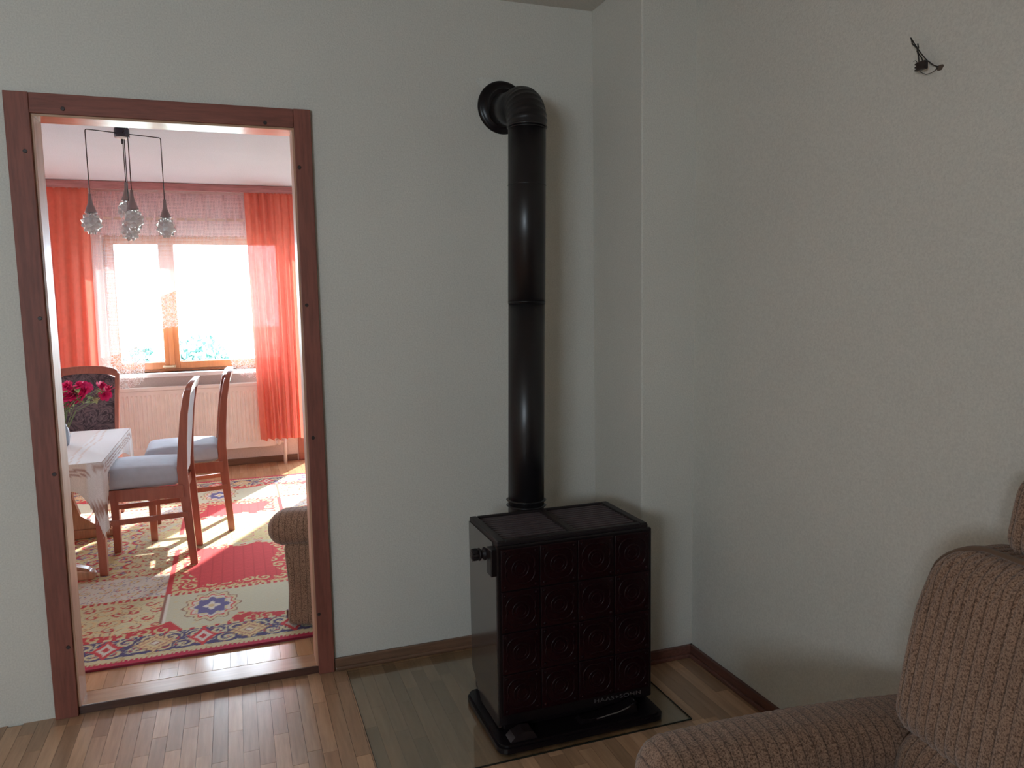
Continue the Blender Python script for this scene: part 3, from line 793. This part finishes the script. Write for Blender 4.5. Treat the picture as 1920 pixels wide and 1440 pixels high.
    put(vl & (ym < 1.4), brown*1.5); put((np.minimum(np.abs(px-.004), np.abs(px-.591)) < .004) & (ym < 1.4), white)
    put(vl & (ym > .985) & (ym < 1.7), red*.85)
    # red arabesque band above the border
    ra = (ym > .535) & (ym < .535+.085+.05*np.cos((gx-.457)*2*math.pi/.72))
    inner = ra & ~(np.abs(gx-.457) < .09+.5*(ym-.535))
    put(inner, red*.82); put(inner & (c1 > .35) & (r1 < .42), yellow*.9); put(inner & (np.abs(c1-.3) < .14) & (r1 < .44), red2)
    # border
    put(ym < .535, cream); put((ym < .535) & (ym > .515) & (np.mod(gx, .05) < .02), red*.8)
    b = (ym > .335) & (ym < .515)
    put(b, navy); put(b & (c1 > .1) & (r1 < .47), cream); put(b & (np.abs(c1-.05) < .12) & (r1 < .49), brown*1.5); put(b & (c2 > .6) & (r2_ < .32) & (c1 < 0), red*.85); put(b & (c2 < -.75) & (r2_ < .4), pale*.9)
    q = ((gx-.276+.181) % .362)-.181
    dia = np.abs(q)/.085+np.abs(ym-.425)/.088
    jag = 1+.10*np.cos(np.arctan2(ym-.425, q)*16)
    put(b & (dia < jag), brown*1.6); put(b & (dia < jag*.9), ochre*1.15); put(b & (dia < .68*jag) & (dia > .56), brown*2.5); put(b & (dia < .42) & (dia > .30), cream); put(b & (dia < .30), brown*2); put(b & (dia < .2), white)
    q2 = ((gx-.457+.181) % .362)-.181
    r2 = (np.abs(q2)/.05)**.8+(np.abs(ym-.425)/.085)**.8
    put(b & (np.abs(r2-1) < .18), red*.9); put(b & (r2 < .82), white*.9); put(b & (r2 < .45), red*.8)
    put((ym <= .335) & (ym > .285), cream); put((ym < .335) & (ym > .285) & (s4 > .55), ochre*.8)
    put((ym <= .300) & (np.mod(gx, .018) < .008), red2); put(ym <= .287, red2)
    # weave
    wv = .90+.10*np.sin(gy*2*math.pi/.013+np.sin(gx*60))
    C = C**.74*1.02*wv[..., None]
    zt = SH+.0095+.0008*np.sin(gx*3)*np.cos(gy*2)
    vs = np.stack([gx, gy, zt], -1).reshape(-1, 3)
    i, j = np.meshgrid(np.arange(nx), np.arange(ny)); a = (j*(nx+1)+i).ravel()
    fs = np.stack([a, a+1, a+nx+2, a+nx+1], 1)
    me = bpy.data.meshes.new('rug_pile')
    me.vertices.add(len(vs)); me.vertices.foreach_set('co', vs.ravel()-np.tile([0, 0, SH], len(vs)))
    me.loops.add(fs.size); me.loops.foreach_set('vertex_index', fs.ravel())
    me.polygons.add(len(fs)); me.polygons.foreach_set('loop_start', np.arange(0, fs.size, 4)); me.polygons.foreach_set('loop_total', np.full(len(fs), 4))
    me.update(calc_edges=True)
    ca = me.color_attributes.new('col', 'FLOAT_COLOR', 'POINT')
    ca.data.foreach_set('color', np.concatenate([np.clip(C, 0, 1).reshape(-1, 3), np.ones((len(vs), 1))], 1).ravel())
    rg = grp('patterned_rug', 'red, cream and navy patterned oriental rug under the dining furniture', 'rug', loc=(0, 0, SH))
    link('rug_pile', me, M['rugm'], rg)
    bm = bx(-2.05, vx0-.001, y0, y1, .0008, .0095, .002); obj('rug_side', bm, M['rug_edge'], rg)
    obj('rug_backing', bx(vx0, vx1, y0+.001, y1-.001, .0008, .0075), M['rug_edge'], rg)
    for yy in (y0, y1): obj('rug_binding', tube(BM(), [(vx0, yy, .005), (vx1, yy, .005)], .0055, 8), M['rug_edge'], rg, True)
build_rug()
FZ = SH+.0105                                                    # top of the rug

# ============================================================ dining chairs (local: front at x=0, back at x=.43)
def dining_chair(label, loc, rz):
    c = grp('dining_chair', label, 'chair', 'reddish-brown dining chairs', loc=loc, rz=rz)
    z0 = 0
    for s in (-1, 1):
        obj('leg', prism(BM(), [(-.018, 0), (.018, 0), (.021, .37), (-.021, .37)], 'y', s*.192-.019, s*.192+.019), M['chair'], c)
    prof = [(.020, 0), (.008, .20), (-.006, .40), (-.010, .52), (.000, .65), (.016, .80), (.033, .89), (.042, .93)]
    PZ = [(z, dx) for dx, z in prof]+[(1.0, .064)]
    for s in (-1, 1):
        A, B, C_, D = [], [], [], []
        for i, (dx, z) in enumerate(prof):
            wd = .018+.008*math.exp(-((z-.45)/.25)**2)
            if z > .9: wd *= .9
            yy = s*(.166+.026*max(0, (z-.45)/.5)); ty = .0125
            x = .405+dx
            A.append((x-wd, yy-ty, z)); B.append((x+wd, yy-ty, z)); C_.append((x+wd, yy+ty, z)); D.append((x-wd, yy+ty, z))
        o = obj('back_post', strip(BM(), A, B, C_, D), M['chair'], c)
        bv = o.modifiers.new('b', 'BEVEL'); bv.width = .004; bv.segments = 2
    # arched top rail
    A, B, C_, D = [], [], [], []
    n = 18; cols = []
    for i in range(n+1):
        t = -1+2*i/n; ang = t*math.pi/2
        y = .196*math.sin(ang)*1.0; zt_ = .918+.062*max(0, math.cos(ang))**.55
        cols.append((y, zt_))
    for y, zt_ in cols:
        xb = .405+interp(zt_-.048, PZ); x = .405+interp(zt_, PZ); bowx = .014*(1-(y/.2)**2)
        ht = .048
        A.append((xb+bowx-.017, y, zt_-ht)); B.append((xb+bowx+.017, y, zt_-ht)); C_.append((x+bowx+.014, y, zt_)); D.append((x+bowx-.014, y, zt_))
    o = obj('top_rail', strip(BM(), A, B, C_, D), M['chair'], c)
    bv = o.modifiers.new('b', 'BEVEL'); bv.width = .005; bv.segments = 3; bv.limit_method = 'ANGLE'
    # upholstered back: front face brocade, rear face plain
    def back(u, v, side):
        z = .485+v*.455
        hw = .150+.026*max(0, (z-.45)/.5)
        top = 1 if v < .8 else math.cos((v-.8)/.2*math.pi/2)**.0
        y = (u*2-1)*hw
        zz = z if v < .78 else .485+.455*.78+(z-(.485+.455*.78))*(1-.42*abs(u*2-1)**2.6)
        dx = interp(zz, [(a[1], a[0]) for a in prof])
        bul = max(0, math.sin(math.pi*u))**.6*max(0, math.sin(math.pi*v))**.5
        x = .405+dx+side*(.004+.012*bul)+(.010*(1-(y/.2)**2))
        return (x, y, zz)
    me = gridmesh('back_pad', 24, 26, lambda u, v: back(u, v, -1)); link('back_pad', me, M['brocade'], c, True)['label'] = 'dark floral brocade front of the back'
    me = gridmesh('back_panel', 24, 26, lambda u, v: back(u, v, 1)); link('back_panel', me, M['seat'], c, True)['label'] = 'plain blue-grey rear of the back'
    # seat
    def wp(p):
        x, y, z = p
        k = 1-.10*(x+.2)/.4
        return (x, y*k, z+.016*(1-(x/.21)**2)*(1-(y/.22)**2)*(1 if z > 0 else 0))
    obj('seat', rbox((.205, .207, .052), .040, (12, 12, 3), wp, None, c=(.178, 0, .482)), M['seat'], c, True)
    for s in (-1, 1):
        obj('apron', prism(BM(), [(.0, .370), (.395, .370), (.395, .432), (.0, .432)], 'y', s*.182-.010, s*.182+.010), M['chair'], c)
        obj('stretcher', prism(BM(), [(.015, .245), (.410, .262), (.410, .287), (.015, .272)], 'y', s*.178-.008, s*.178+.008), M['chair'], c)
    obj('front_apron', bx(-.012, .012, -.172, .172, .370, .432, .002), M['chair'], c)
    obj('rear_apron', bx(.385, .405, -.155, .155, .385, .437, .002), M['chair'], c)
    return c
dining_chair('nearer of the two side-on dining chairs, pushed under the tablecloth corner', (-.036, 1.594, FZ), math.radians(-2.5))
dining_chair('farther of the two side-on dining chairs, in front of the radiator', (.137, 2.137, FZ), math.radians(2.0))
dining_chair('dining chair at the far end of the table, showing its dark floral backrest', (-.285, 2.30, FZ), math.radians(90))

# ============================================================ table, cloth, vase, roses
TZ = .655; TX1, TX0, TY0, TY1 = .005, -.80, 1.21, 2.30
tb = grp('dining_table', 'wooden trestle dining table under the white cloth', 'table', loc=(-.40, 1.75, FZ))
TO = Vector((-.40, 1.75, FZ))
def Pt(bm):
    for v in bm.verts: v.co -= TO
    return bm
obj('tabletop', Pt(bx(TX0, TX1, TY0, TY1, TZ-.03, TZ, .004)), M['trestle'], tb)
for yy in (1.38, 2.17):
    cx = -.40
    pts = []
    half = [(.30, 0), (.315, .018), (.29, .055), (.20, .085), (.13, .14), (.10, .24), (.095, .36), (.12, .46), (.19, .54), (.27, .575), (.27, .594)]
    pts = [(cx+a, FZ+b) for a, b in half]+[(cx-a, FZ+b) for a, b in half[::-1]]
    obj('trestle_leg', Pt(prism(BM(), pts, 'y', yy-.022, yy+.022)), M['trestle'], tb)
    bm = prism(BM(), [(cx+.315, FZ), (cx+.325, FZ+.015), (cx+.31, FZ+.04), (cx+.26, FZ+.055), (cx-.26, FZ+.055), (cx-.31, FZ+.04), (cx-.325, FZ+.015), (cx-.315, FZ)], 'y', yy-.036, yy+.036)
    o = obj('trestle_foot', Pt(bm), M['trestle'], tb); bv = o.modifiers.new('b', 'BEVEL'); bv.width = .008; bv.segments = 2
obj('trestle_beam', Pt(bx(-.43, -.37, 1.38, 2.17, .25, .34, .004)), M['trestle'], tb)

def tablecloth():
    z = TZ+.004
    # perimeter columns: start left of view along near end, right corner, right side, far corner, far end
    per = []
    e = .006
    def add(x, y, nx, ny, L, fl): per.append((x, y, nx, ny, L, fl))
    n1 = 60
    for i in range(n1+1):
        x = TX0-e+(TX1-TX0+e)*i/n1; d = max(0, TX1-x)
        L = .118+.215*math.exp(-(d/.048)**1.5)+.03*math.exp(-(d/.12)**2)
        add(x, TY0-e, 0, -1, L, .35+.65*math.exp(-(d/.06)**2))
    for i in range(1, 6):
        a = -math.pi/2+math.pi/2*i/6; add(TX1+e*math.cos(a), TY0+e*math.sin(a), math.cos(a), math.sin(a), .345-.004*i, 1)
    n2 = 80
    for i in range(n2+1):
        y = TY0+(TY1-TY0)*i/n2; d = y-TY0; d2 = TY1-y
        L = .066+.27*math.exp(-(max(0, d)/.055)**1.4)+.10*math.exp(-(d2/.30)**2)+.06*math.exp(-(d2/.06)**2)
        add(TX1+e, y, 1, 0, L, .3+.7*math.exp(-(d/.07)**2))
    for i in range(1, 6):
        a = math.pi/2*i/6; add(TX1+e*math.cos(a), TY1+e*math.sin(a), math.cos(a), math.sin(a), .26, 1)
    for i in range(n1+1):
        x = TX1-(TX1-TX0+e)*i/n1; add(x, TY1+e, 0, 1, .055, .3)
    nr = 16
    bm = BM(); lay = bm.verts.layers.float_color.new('col')
    white = Vector((.84, .85, .86)); st1 = Vector((.42, .26, .21)); st2 = Vector((.74, .60, .52)); end_shade = Vector((.80, .72, .64))
    def colat(x, y, down, L, side):
        # distances from the hem decide the woven stripes
        h = L-down
        c = white.copy()
        if side == 'end':
            c = end_shade*.98  # shade on the near end put into the cloth as beige
            for a in (.030, .052):
                if abs(down-a-.02*0) < .005: c = st1
        if side in ('side', 'corner'):
            for a in (.020, .034, .050):
                if abs(down-a) < .0035: c = st1.lerp(white, .25)
            if (y*31) % 1 < .08: c = c.lerp(st2, .6)
        if side == 'corner':
            for a in (.21, .228, .246):
                if abs(down-a) < .006: c = st1
        return c
    rings = []
    for (x, y, nx, ny, L, fl_) in per:
        ring = []
        s = x if ny else y
        side = 'corner' if fl_ > .6 else ('end' if ny == -1 else 'side')
        for j in range(nr+1):
            t = j/nr; down = L*t
            out = .004+fl_*.012*math.sin(s*70)*t+.010*t*fl_
            rnd = .008*(1-math.exp(-down/.006))
            v = bm.verts.new((x+nx*(out*.6+rnd*.3), y+ny*(out+rnd*.3), z-down))
            cc = colat(x, y, down, L, side); v[lay] = (*cc, 1); ring.append(v)
        rings.append(ring)
    for a, b in zip(rings, rings[1:]):
        for j in range(nr): bm.faces.new((a[j], b[j], b[j+1], a[j+1]))
    # top
    nxg, nyg = 90, 120; top = []
    for j in range(nyg+1):
        row = []
        for i in range(nxg+1):
            x = TX0-e+(TX1-TX0+2*e)*i/nxg; y = TY0-e+(TY1-TY0+2*e)*j/nyg
            v = bm.verts.new((x, y, z+.0006*math.sin(x*30+y*12)))
            c = white.copy()
            for k, a in ((x-(TX1), .115), (x-TX1, .150), (x-TX1, .30)):  # lengthwise streaks and band: faint shadow and sunlight put into the cloth colour
                if abs(abs(k)-a-.010*math.sin(y*9)) < .004: c = white.lerp(st2, .7)
            if .16 < TX1-x < .29: c = white.lerp(st2, .30)
            if abs(y-TY1+.10) < .004 or abs(y-TY0-.10) < .004: c = white.lerp(st2, .6)
            v[lay] = (*c, 1); row.append(v)
        top.append(row)
    for a, b in zip(top, top[1:]):
        for i in range(nxg): bm.faces.new((a[i], a[i+1], b[i+1], b[i]))
    o = grp('tablecloth', 'white striped cloth with fringed corners draped over the dining table', 'tablecloth', loc=(-.40, 1.75, z))
    for v in bm.verts: v.co -= Vector((-.40, 1.75, z))
    obj('cloth', bm, M['vcloth'], o, True)
    fb = BM(); random.seed(3)
    for (x, y, nx, ny, L, fl_) in per[10:75]:
        for k in range(3):
            jx = random.uniform(-.005, .005)
            b = Vector((x+nx*.012+(jx if ny else 0), y+ny*.014+(jx if nx else 0), z-L+.004)) - Vector((-.40, 1.75, z))
            tube(fb, [b, b+Vector((jx*.6, ny*.002, -random.uniform(.012, .024)))], [.0011, .0006], 4)
    f = obj('fringe', fb, M['ribbon'], o); f['kind'] = 'stuff'
tablecloth()

def rose_mesh():
    bm = BM(); random.seed(5)
    for ring, (n, r, h, tilt, sz) in enumerate([(3, .004, .004, .15, .013), (5, .009, .002, .45, .017), (6, .014, -.001, .8, .020), (7, .018, -.006, 1.15, .020)]):
        for k in range(n):
            a = 2*math.pi*(k+.5*ring)/n+random.uniform(-.15, .15)
            g = 5; vs = []
            for j in range(g+1):
                for i in range(g+1):
                    u = (i/g-.5)*2; v = j/g
                    wdt = sz*.75*math.sin(math.pi*(.18+.62*v))**.8
                    hgt = sz*1.25*v
                    lx = r*.5+hgt*math.sin(tilt)*(.6+.5*v)+.004*v*v; lz = h+hgt*math.cos(tilt*(1+.4*v))-.004*(1-v)-.003*u*u
                    px = lx-.35*wdt*u*u; py = u*wdt
                    vs.append(bm.verts.new((px*math.cos(a)-py*math.sin(a), px*math.sin(a)+py*math.cos(a), lz)))
            for j in range(g):
                for i in range(g): bm.faces.new((vs[j*(g+1)+i], vs[j*(g+1)+i+1], vs[(j+1)*(g+1)+i+1], vs[(j+1)*(g+1)+i]))
    lathe(bm, [(.004, -.014), (.009, -.008), (.008, .002), (.003, .012)], 10)
    me = bpy.data.meshes.new('rose_bloom'); bm.to_mesh(me); bm.free(); me.materials.append(M['rose'])
    me.polygons.foreach_set('use_smooth', [True]*len(me.polygons)); return me
def leaf_mesh():
    bm = BM(); g = 8; rows = []
    for j in range(g+1):
        v = j/g; wd = .013*max(0, math.sin(math.pi*v**.8))**.9*(1+.12*(j % 2))
        rows.append([bm.verts.new((v*.045, s*wd, .006*math.sin(v*3)+.004*abs(s))) for s in (-1, -.5, 0, .5, 1)])
    for a, b in zip(rows, rows[1:]):
        for i in range(4):
            bm.faces.new((a[i], a[i+1], b[i+1], b[i]))
    bmesh.ops.remove_doubles(bm, verts=bm.verts, dist=1e-5)
    me = bpy.data.meshes.new('rose_leaf'); bm.to_mesh(me); bm.free(); me.materials.append(M['leaf']); return me
VX, VY = -.262, 1.78
vz = TZ+.0045
vs_ = grp('vase', 'pale glass vase holding magenta roses on the tablecloth', 'vase', loc=(VX, VY, vz))
obj('vase_body', lathe(BM(), [(.030, 0), (.036, .006), (.044, .05), (.040, .09), (.026, .125), (.032, .15), (.028, .149), (.023, .125), (.036, .09), (.040, .05), (.03, .008)], 32), M['vase'], vs_, True)
rm, lm = rose_mesh(), leaf_mesh()
rlab = ['magenta rose at the heart of the left bunch', 'magenta rose at the upper left of the bunch, half behind the door jamb', 'magenta rose at the right edge of the left bunch',
        'small magenta rose at the top right of the left bunch', 'magenta rose low in the middle of the left bunch', 'magenta rose low at the left of the bunch', 'magenta rose just above the vase mouth, beside the jamb',
        'highest magenta rose of the left bunch', 'small magenta rose at the top left of the bunch', 'topmost of the three magenta roses set apart at the right',
        'rightmost of the three magenta roses set apart at the right', 'lowest of the three magenta roses set apart at the right', 'lowest magenta rose of all, close to the vase rim']
bloom = [(-.163, .955, 1.30), (-.195, .965, 1.0), (-.135, .945, 1.2), (-.118, .978, 1.0), (-.170, .922, 1.15), (-.205, .930, 1.1), (-.225, .905, 1.1), (-.148, .990, .95), (-.215, .985, 1.0),
         (-.040, .980, .95), (-.020, .955, .95), (-.036, .925, 1.0), (-.23, .875, .9)]
random.seed(11)
for i, (x, z, s) in enumerate(bloom):
    y = VY+random.uniform(-.05, .03)
    tot = Vector((x-VX, y-VY, z-vz))
    right = x > -.08
    g = grp('rose', rlab[i], 'flower',
            'magenta roses at the right of the vase' if right else 'magenta roses bunched in the vase', loc=(VX, VY, vz+.02))
    t2 = tot-Vector((0, 0, .02))
    mid = Vector((t2.x*.35, t2.y*.35, t2.z*.66))
    pts = [Vector((0, 0, .0)).lerp(mid, k/4) for k in range(4)]+[mid.lerp(t2, k/4) for k in range(5)]
    obj('stem', tube(BM(), pts, .0022, 6), M['stem'], g, True)
    o = link('bloom', rm, None, g, loc=t2, rot=(random.uniform(.2, 1.3), random.uniform(-.5, .5), random.uniform(0, 6))); o.scale = (s*.98,)*3
    for q in range(4 if i % 2 == 0 else 3):
        f = random.uniform(.45, .9); p = mid.lerp(t2, f)
        o = link('leaf', lm, None, g, loc=p, rot=(random.uniform(-.6, .6), random.uniform(-.2, .9), random.uniform(0, 6.28))); o.scale = (random.uniform(.8, 1.2),)*3

# ============================================================ chandelier
HX, HY, HZ = .136, 1.775, 2.318
ch = grp('pendant_chandelier', 'five-light chandelier with taupe cones and faceted glass globes', 'chandelier', loc=(HX, HY, ZR))
CO = Vector((HX, HY, ZR))
bm = lathe(BM(), [(.036, HZ-ZR-.022), (.038, HZ-ZR-.018), (.038, HZ-ZR+.020), (.030, -.0003)], 28)
obj('hub', bm, M['lampdark'], ch, True)
obj('hub_underside', lathe(BM(), [(.006, HZ-ZR-.030), (.030, HZ-ZR-.027), (.034, HZ-ZR-.0215)], 28), M['white'], ch, True)
obj('hub_finial', tube(BM(), [(0, 0, HZ-ZR-.055), (0, 0, HZ-ZR-.024)], .006, 10), M['lampdark'], ch, True)
def globe_mesh():
    bm = BM(); bmesh.ops.create_uvsphere(bm, u_segments=9, v_segments=6, radius=.046)
    for v in bm.verts: v.co.z *= 1.08
    r = bmesh.ops.poke(bm, faces=bm.faces[:], offset=.0)
    for v in r['verts']: v.co = v.co*1.30
    inner = bmesh.ops.create_icosphere(bm, subdivisions=3, radius=.038)['verts']
    fs = list({f for v in inner for f in v.link_faces}); 
    bmesh.ops.recalc_face_normals(bm, faces=bm.faces)
    bmesh.ops.reverse_faces(bm, faces=fs)
    me = bpy.data.meshes.new('glass_globe'); bm.to_mesh(me); bm.free(); me.materials.append(M['lampglass']); return me
gm = globe_mesh()
cb = lathe(BM(), [(.006, .100), (.008, .099), (.0085, .075), (.012, .052), (.020, .028), (.029, .004), (.030, 0), (.027, .0)], 24)
cm = bpy.data.meshes.new('lamp_cone'); cb.to_mesh(cm); cb.free(); cm.materials.append(M['taupe']); cm.polygons.foreach_set('use_smooth', [True]*len(cm.polygons))
for x, y, zt_ in [(-.028, 1.708, 1.988), (.319, 1.848, 1.984), (.182, 1.60, 1.998), (.120, 1.95, 2.086), (HX+.010, HY, 1.962)]:
    p = Vector((x, y, zt_))-CO; hb = Vector((0, 0, HZ-ZR))
    top = Vector((p.x, p.y, HZ-ZR))
    dd = top-hb
    if dd.length > .03:
        k = dd.normalized()*.008
        pts = [hb+dd.normalized()*.03, top-k, top-k*.3+Vector((0, 0, -.0024)), top+Vector((0, 0, -.008)), p]
    else: pts = [hb+Vector((dd.x, 0, -.03)), p]
    am = obj('arm', tube(BM(), pts, .0026, 8), M['lampdark'], ch, True)
    lc = link('lamp_cone', cm, None, ch, loc=p-Vector((0, 0, .098)))
    g = link('glass_globe', gm, None, ch, loc=p-Vector((0, 0, .098+.052)), rot=(0, 0, random.uniform(0, 1)))

# ============================================================ curtains, net, pelmet
pb = grp('pelmet', 'mauve-brown wooden pelmet board above the curtains', 'pelmet', loc=(.4, 3.75, 2.29))
obj('pelmet_front', bx(-2.2, 1.9, .0, .018, .004, .060, .003), M['pelmet'], pb)
obj('pelmet_top', bx(-2.2, 1.9, .018, YF-3.75-.001, .050, .060, .002), M['pelmet'], pb)
def curtain(label, xt0, xt1, xb0, xb1, yb, nf, seed, zt=2.302, zb=.27):
    o = grp('curtain', label, 'curtain', 'orange-red window curtains', loc=((xt0+xt1)/2, yb, zb))
    L = Vector(((xt0+xt1)/2, yb, zb)); rnd = random.Random(seed); ph = [rnd.uniform(0, 6) for _ in range(4)]
    def f(u, v):
        z = zb+(zt-zb)*(1-v)
        if v == 1: z += .008*math.sin(u*nf*6)
        x = (xt0+(xt1-xt0)*u)*(1-v)+(xb0+(xb1-xb0)*u)*v
        a = .016+.020*v
        y = yb+a*math.sin(u*nf*2*math.pi+ph[0]+.5*math.sin(v*3+u*5))+.008*math.sin(u*nf*4.3+ph[1]+v*2)
        x += .006*math.cos(u*nf*2*math.pi+ph[2])*(.3+v)
        return tuple(Vector((x, y, z))-L)
    link('curtain_panel', gridmesh('curtain_panel', 150, 50, f), M['curtain'], o, True)
    def g(u, v):
        p = f(u, 0); return (p[0], p[1]-.003, p[2]-.004+.014*(1-v)+.004*math.sin(u*nf*12.6))
    link('heading_tape', gridmesh('heading_tape', 150, 2, g), M['heading'], o, True)
    return o
curtain('long orange-red curtain at the left of the far window', -1.12, -.345, -1.14, -.372, 3.80, 9, 2)
curtain('long orange-red curtain at the right of the far window, lit through', .775, 1.185, .812, 1.195, 3.80, 7, 4)
nl = grp('net_curtain', 'white lace net curtain with an arched lower edge over the far window', 'net curtain', loc=(.4, 3.93, 2.28))
NL = Vector((.4, 3.93, 2.28))
low = [(-.36, .80), (-.20, .74), (-.065, .79), (-.050, .86), (-.035, 1.08), (.03, 1.19), (.12, 1.225), (.22, 1.235), (.34, 1.24), (.43, 1.20), (.50, 1.10), (.58, 1.0), (.62, .88), (.68, .81), (.78, .785), (1.12, .80)]
upp = [(-.36, 1.0), (-.22, 1.03), (-.15, 1.06), (-.08, 1.11), (-.03, 1.18), (.0, 1.31), (.03, 1.42), (.08, 1.47), (.27, 1.54), (.43, 1.49), (.50, 1.33), (.56, 1.17), (.65, 1.11), (.75, 1.07), (1.12, 1.07)]
def ny(x, z):
    k = 1+1.4*math.exp(-((x+.22)/.12)**2)
    return 3.93+.009*k*math.sin(x*62+.6*math.sin(z*2))+.006*math.sin(x*23+z)
def nf(u, v):
    x = -.36+1.48*u; zb = interp(x, upp); z = zb+(2.29-zb)*(1-v); return tuple(Vector((x, ny(x, z), z))-NL)
link('net_panel', gridmesh('net_panel', 260, 26, nf), M['net'], nl, True)
def lf(u, v):
    x = -.36+1.48*u; za, zb = interp(x, low), interp(x, upp); z = zb+(za-zb)*v
    if v == 1: z += .006*math.sin(x*150)
    return tuple(Vector((x, ny(x, z)-.001, z))-NL)
link('lace_border', gridmesh('lace_border', 400, 14, lf), M['lace'], nl, True)
va = grp('net_valance', 'pinkish pleated net valance hanging below the pelmet', 'valance', loc=(.4, 3.89, 2.28))
VL = Vector((.4, 3.89, 2.28))
def vf(u, v):
    x = -.36+1.46*u; z = 1.955+.335*(1-v)
    if v == 1: z += .005*math.sin(x*120)
    return tuple(Vector((x, 3.89+.010*math.sin(x*95+math.sin(x*7)*2)+.004*math.sin(x*40), z))-VL)
link('valance_panel', gridmesh('valance_panel', 360, 12, vf), M['valance'], va, True)
rb = BM()
for i in range(20):
    x = -.34+i*.075
    box(rb, x-.4, x-.4+.058, -.017, -.013, 2.075-2.28, 2.096-2.28)
obj('valance_ribbon', rb, M['ribbon'], va)

# ============================================================ radiator
RX0, RX1, RZ0, RZ1 = -.62, .935, .195, .745
rd = grp('radiator', 'white ribbed panel radiator under the far window', 'radiator', loc=(.16, 3.95, RZ0))
RO = Vector((.16, 3.95, RZ0))
bm = BM(); pit = .0333; n = int((RX1-RX0-.03)/pit); yf = 3.925
prev = None; cols = []
for i in range(n):
    x = RX0+.015+i*pit
    cols += [(x, 0), (x+.007, .008), (x+.016, .008), (x+.023, 0)]
cols.append((RX1-.012, 0))
zs = [(RZ0+.012, 0), (RZ0+.045, 0), (RZ0+.06, 1), (RZ1-.075, 1), (RZ1-.06, 0), (RZ1-.028, 0)]
V = [[bm.verts.new(Vector((x, yf+d*k, z))-RO) for (x, d) in cols] for z, k in zs]
for a, b in zip(V, V[1:]):
    for i in range(len(cols)-1): bm.faces.new((a[i], a[i+1], b[i+1], b[i]))
obj('ribbed_panel', bm, M['rad'], rd)
bm = BM(); 
for b in ((RX0, RX1, yf-.004, 4.0, RZ1-.026, RZ1, .004), (RX0, RX0+.014, yf-.002, 4.0, RZ0+.01, RZ1-.02, .003), (RX1-.014, RX1, yf-.002, 4.0, RZ0+.01, RZ1-.02, .003), (RX0+.014, RX1-.014, yf, yf+.012, RZ0, RZ0+.014, .003), (RX0+.014, RX1-.014, yf+.012, yf+.014, RZ0+.01, RZ1-.03, 0)):
    q = bx(*b[:6]) if not b[6] else bx(*b[:6], bev=b[6])
    me = bpy.data.meshes.new('t'); q.to_mesh(me); q.free(); bm.from_mesh(me)
for v in bm.verts: v.co -= RO
obj('housing', bm, M['rad'], rd)
bm = BM(); tube(bm, [Vector(p)-RO for p in ((RX1-.02, 3.955, .225), (.975, 3.955, .225), (1.005, 3.955, .215))], .012, 14)
lathe(bm, [(.017, 0), (.022, .008), (.022, .045), (.018, .052)], 16, Vector((.955, 3.905, .225))-RO-Vector((0, 0, 0)), 'y')
obj('valve', bm, M['valve'], rd, True)
obj('feed_pipe', tube(BM(), [Vector(p)-RO for p in ((1.005, 3.955, .27), (1.005, 3.955, SH))], .014, 14), M['valve'], rd, True)

# ============================================================ trees outside
def tree(cx, cy, cz, rx, rz_, seed, label):
    g = grp('tree', label, 'tree', loc=(cx, cy, -3.0)); rnd = random.Random(seed)
    obj('trunk', tube(BM(), [(0, 0, 0), (.1, 0, (cz+3)*.5), (0, .1, cz+3)], [.22, .16, .08], 8), M['trunk'], g, True)
    bm = BM()
    for k in range(1500):
        d = Vector((rnd.gauss(0, 1), rnd.gauss(0, 1), rnd.gauss(0, 1))).normalized()
        rr = rnd.uniform(.55, 1.0)*(1+.35*mnoise.noise(d*2.3+Vector((seed, 0, 0))))
        c = Vector((d.x*rx*rr, d.y*rx*rr, d.z*rz_*rr+cz+3)); s = rnd.uniform(.10, .22)
        e = Euler((rnd.uniform(0, 6), rnd.uniform(0, 6), rnd.uniform(0, 6))).to_matrix()
        q = [bm.verts.new(c+e @ Vector(p)*s) for p in ((-1, 0, 0), (0, -.6, .1), (1, 0, 0), (0, .6, .1))]
        bm.faces.new(q)
    f = obj('foliage', bm, M['tree'], g); f['kind'] = 'stuff'
tree(-.75, 30, -.75, 1.25, 1.0, 1, 'round pale tree seen through the right pane of the far window')
tree(-3.9, 36, -1.1, 1.1, .8, 2, 'round pale tree seen through the left pane of the far window')
